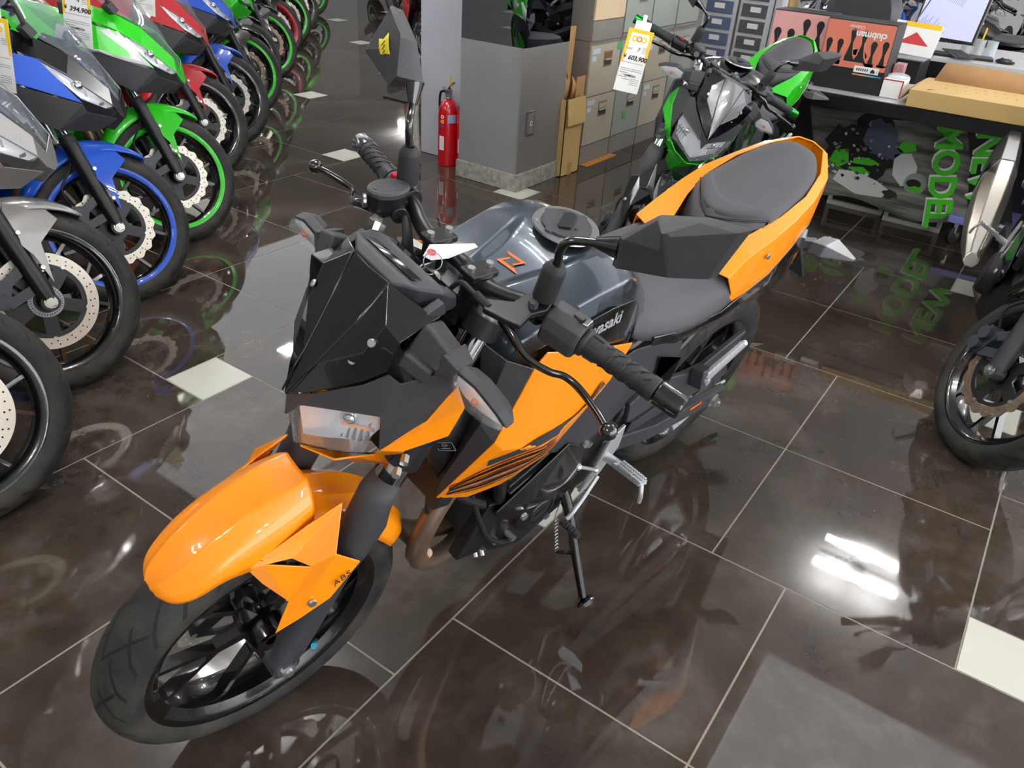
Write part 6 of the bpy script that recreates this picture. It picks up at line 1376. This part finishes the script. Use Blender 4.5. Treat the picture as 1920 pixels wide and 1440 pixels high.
t = root('keyboard', 'black computer keyboard on the pale desk', 'keyboard', (-5.88, -.70, .785)); RM = Matrix.Rotation(1.75, 4, 'Z'); g = G(); g.box((0, 0, .008), (.40, .14, .016)); kb = obj('keyboard_base', g, M_BLK, t, RM, bevel=.003); g = G()
for i in range(17):
    for j in range(5): g.box((-.18+.0225*i, -.05+.024*j, .018), (.018, .018, .006))
obj('keys', g, M_CASE, kb, RM)
t = root('computer_mouse', 'black computer mouse on the pale desk', 'mouse', (-5.86, -.43, .785)); g = G(); g.ball((0, 0, .012), .035, (1.0, 1.6, .5), 16); obj('mouse_body', g, M_BLK, t); g = G(); g.box((0, -.02, .029), (.004, .016, .006)); obj('scroll_wheel', g, M_CASE, t)
t = root('product_card', 'white product card with yellow top and red triangle, leaning on the black stand', 'sign', (-5.20, -.86, .836)); RM = frame((0, 0, .085), (.15, .98, -.02), (-.35, .0, 1)); g = G(); g.box((0, 0, 0), (.26, .17, .003)); obj('card', g, M_WHITEP, t, RM); g = G(); g.box((.02, .072, .002), (.20, .025, .001)); obj('yellow_band', g, M_TAGY, t, RM); g = G(); g.add([(-.08, -.03, .0022), (.09, -.03, .0022), (.0, .035, .0022)], [(0, 1, 2)]); obj('red_triangle', g, M_REDP, t, RM)
t = root('pen_stand', 'clear pen stand with a yellow pen on the desk', 'pen holder', (-6.12, -.62, .785)); g = G()
for i in range(3): g.lathe([(.030, 0), (.033, 0), (.033, .09), (.030, .09)], (.0, .07*(i-1), 0), (0, 0, 1), 20, closedprof=True)
obj('cups', g, mat('clear_plastic', '#cfd6dc', rough=.1, alpha=.4), t); g = G(); g.tube([(0, 0, .01), (.01, .01, .16)], .005, 8); obj('yellow_pen', g, M_TAGY, t)
# swivel chair
t = root('swivel_chair', 'black swivel chair with rounded backrest, behind the counter', 'chair', (-5.45, -1.25, 0)); g = G(); M_CH = mat('chair_leather', '#3a3a3d', rough=.35)
g.loft([[Vector((-5.45+d, -1.22+w*cos(a), .98+h*sin(a))) for a in [2*pi*i/24 for i in range(24)]] for d, w, h in ((-.04, .14, .16), (-.02, .21, .24), (.03, .22, .25), (.07, .17, .20))]); put(t, 'backrest', g, M_CH, bevel=.006)
g = G(); g.lathe([(0, .0), (.24, .0), (.26, .04), (.22, .09), (0, .10)], (-5.70, -1.22, .44), (0, 0, 1), 28); put(t, 'seat', g, M_CH)
g = G(); g.cyl((-5.70, -1.22, .08), (-5.70, -1.22, .44), .025, n=14)
for i in range(5): a = 2*pi*i/5; g.beam((-5.70, -1.22, .09), (-5.70+.28*cos(a), -1.22+.28*sin(a), .05), .04, .03)
put(t, 'chair_base', g, M_BLK)
for i in range(5):
    a = 2*pi*i/5; g = G(); g.ball((-5.70+.28*cos(a), -1.22+.28*sin(a), .028), .028, n=10); put(t, 'castor', g, M_MATTE)
g = G(); g.beam((-5.62, -1.22, .47), (-5.46, -1.22, .80), .06, .03); put(t, 'back_support', g, M_BLK)
# floor mats behind the white column
for (x, y, m, lb) in ((-5.35, -4.15, M_RED, 'red and black rubber mat behind the white column'),):
    t = root('floor_mat', lb, 'mat', (x, y, 0)); put(t, 'mat', boxat(x-.5, x+.45, y-.5, y+.45, 0, .012), M_MATTE, bevel=.003)
    for i in range(4): put(t, 'red_print', boxat(x-.42+.2*i, x-.32+.2*i, y-.40, y+.35, .0122, .0132), m)
# motorcycles and parts behind the counter
GB = 'motorcycles behind the counter'
naked('black motorcycle with dark red tank, side-on behind the desk', (-7.05, -.95, 1.5, .12, 1.0), .1, lod=1, group=GB, paint=M_GLOSS, tankm=M_DKRED, accent=M_DKRED)
for k_, (x_, y_, c_, t_, lb) in enumerate(((-9.45, -2.75, M_WHITE, M_RED, 'white and red motorcycle behind the counter, left of the swivel chair'), (-9.4, -2.0, M_GLOSS, M_SILVERP, 'silver-tanked motorcycle behind the swivel chair'), (-9.45, -1.3, M_RED, M_RED, 'red motorcycle behind the counter, between chair and monitor'), (-9.5, -.62, M_GLOSS, M_BLUE, 'blue-tanked motorcycle behind the counter, right of the monitor'), (-9.5, .05, M_GLOSS, M_DKRED, 'dark red motorcycle at the top right corner of the picture'))):
    naked(lb, (x_, y_, .12, .15, 1.0), .3, lod=2, group=GB, paint=c_, tankm=t_, accent=c_)
for k_, (x_, y_, c_) in enumerate(((-11.7, -3.0, M_GLOSS), (-11.7, -2.25, M_BLUE), (-11.7, -1.5, M_RED), (-11.7, -.8, M_GLOSS), (-11.7, -.1, M_SILVERP))):
    naked(('black', 'blue', 'red', 'black', 'silver')[k_]+' motorcycle in the farthest line behind the counter'+(', left end' if k_ == 0 else ', second from the right end' if k_ == 3 else ''), (x_, y_, .12, .15, 1.0), .3, lod=2, group='motorcycles in the farthest line', paint=c_, tankm=c_, accent=c_)
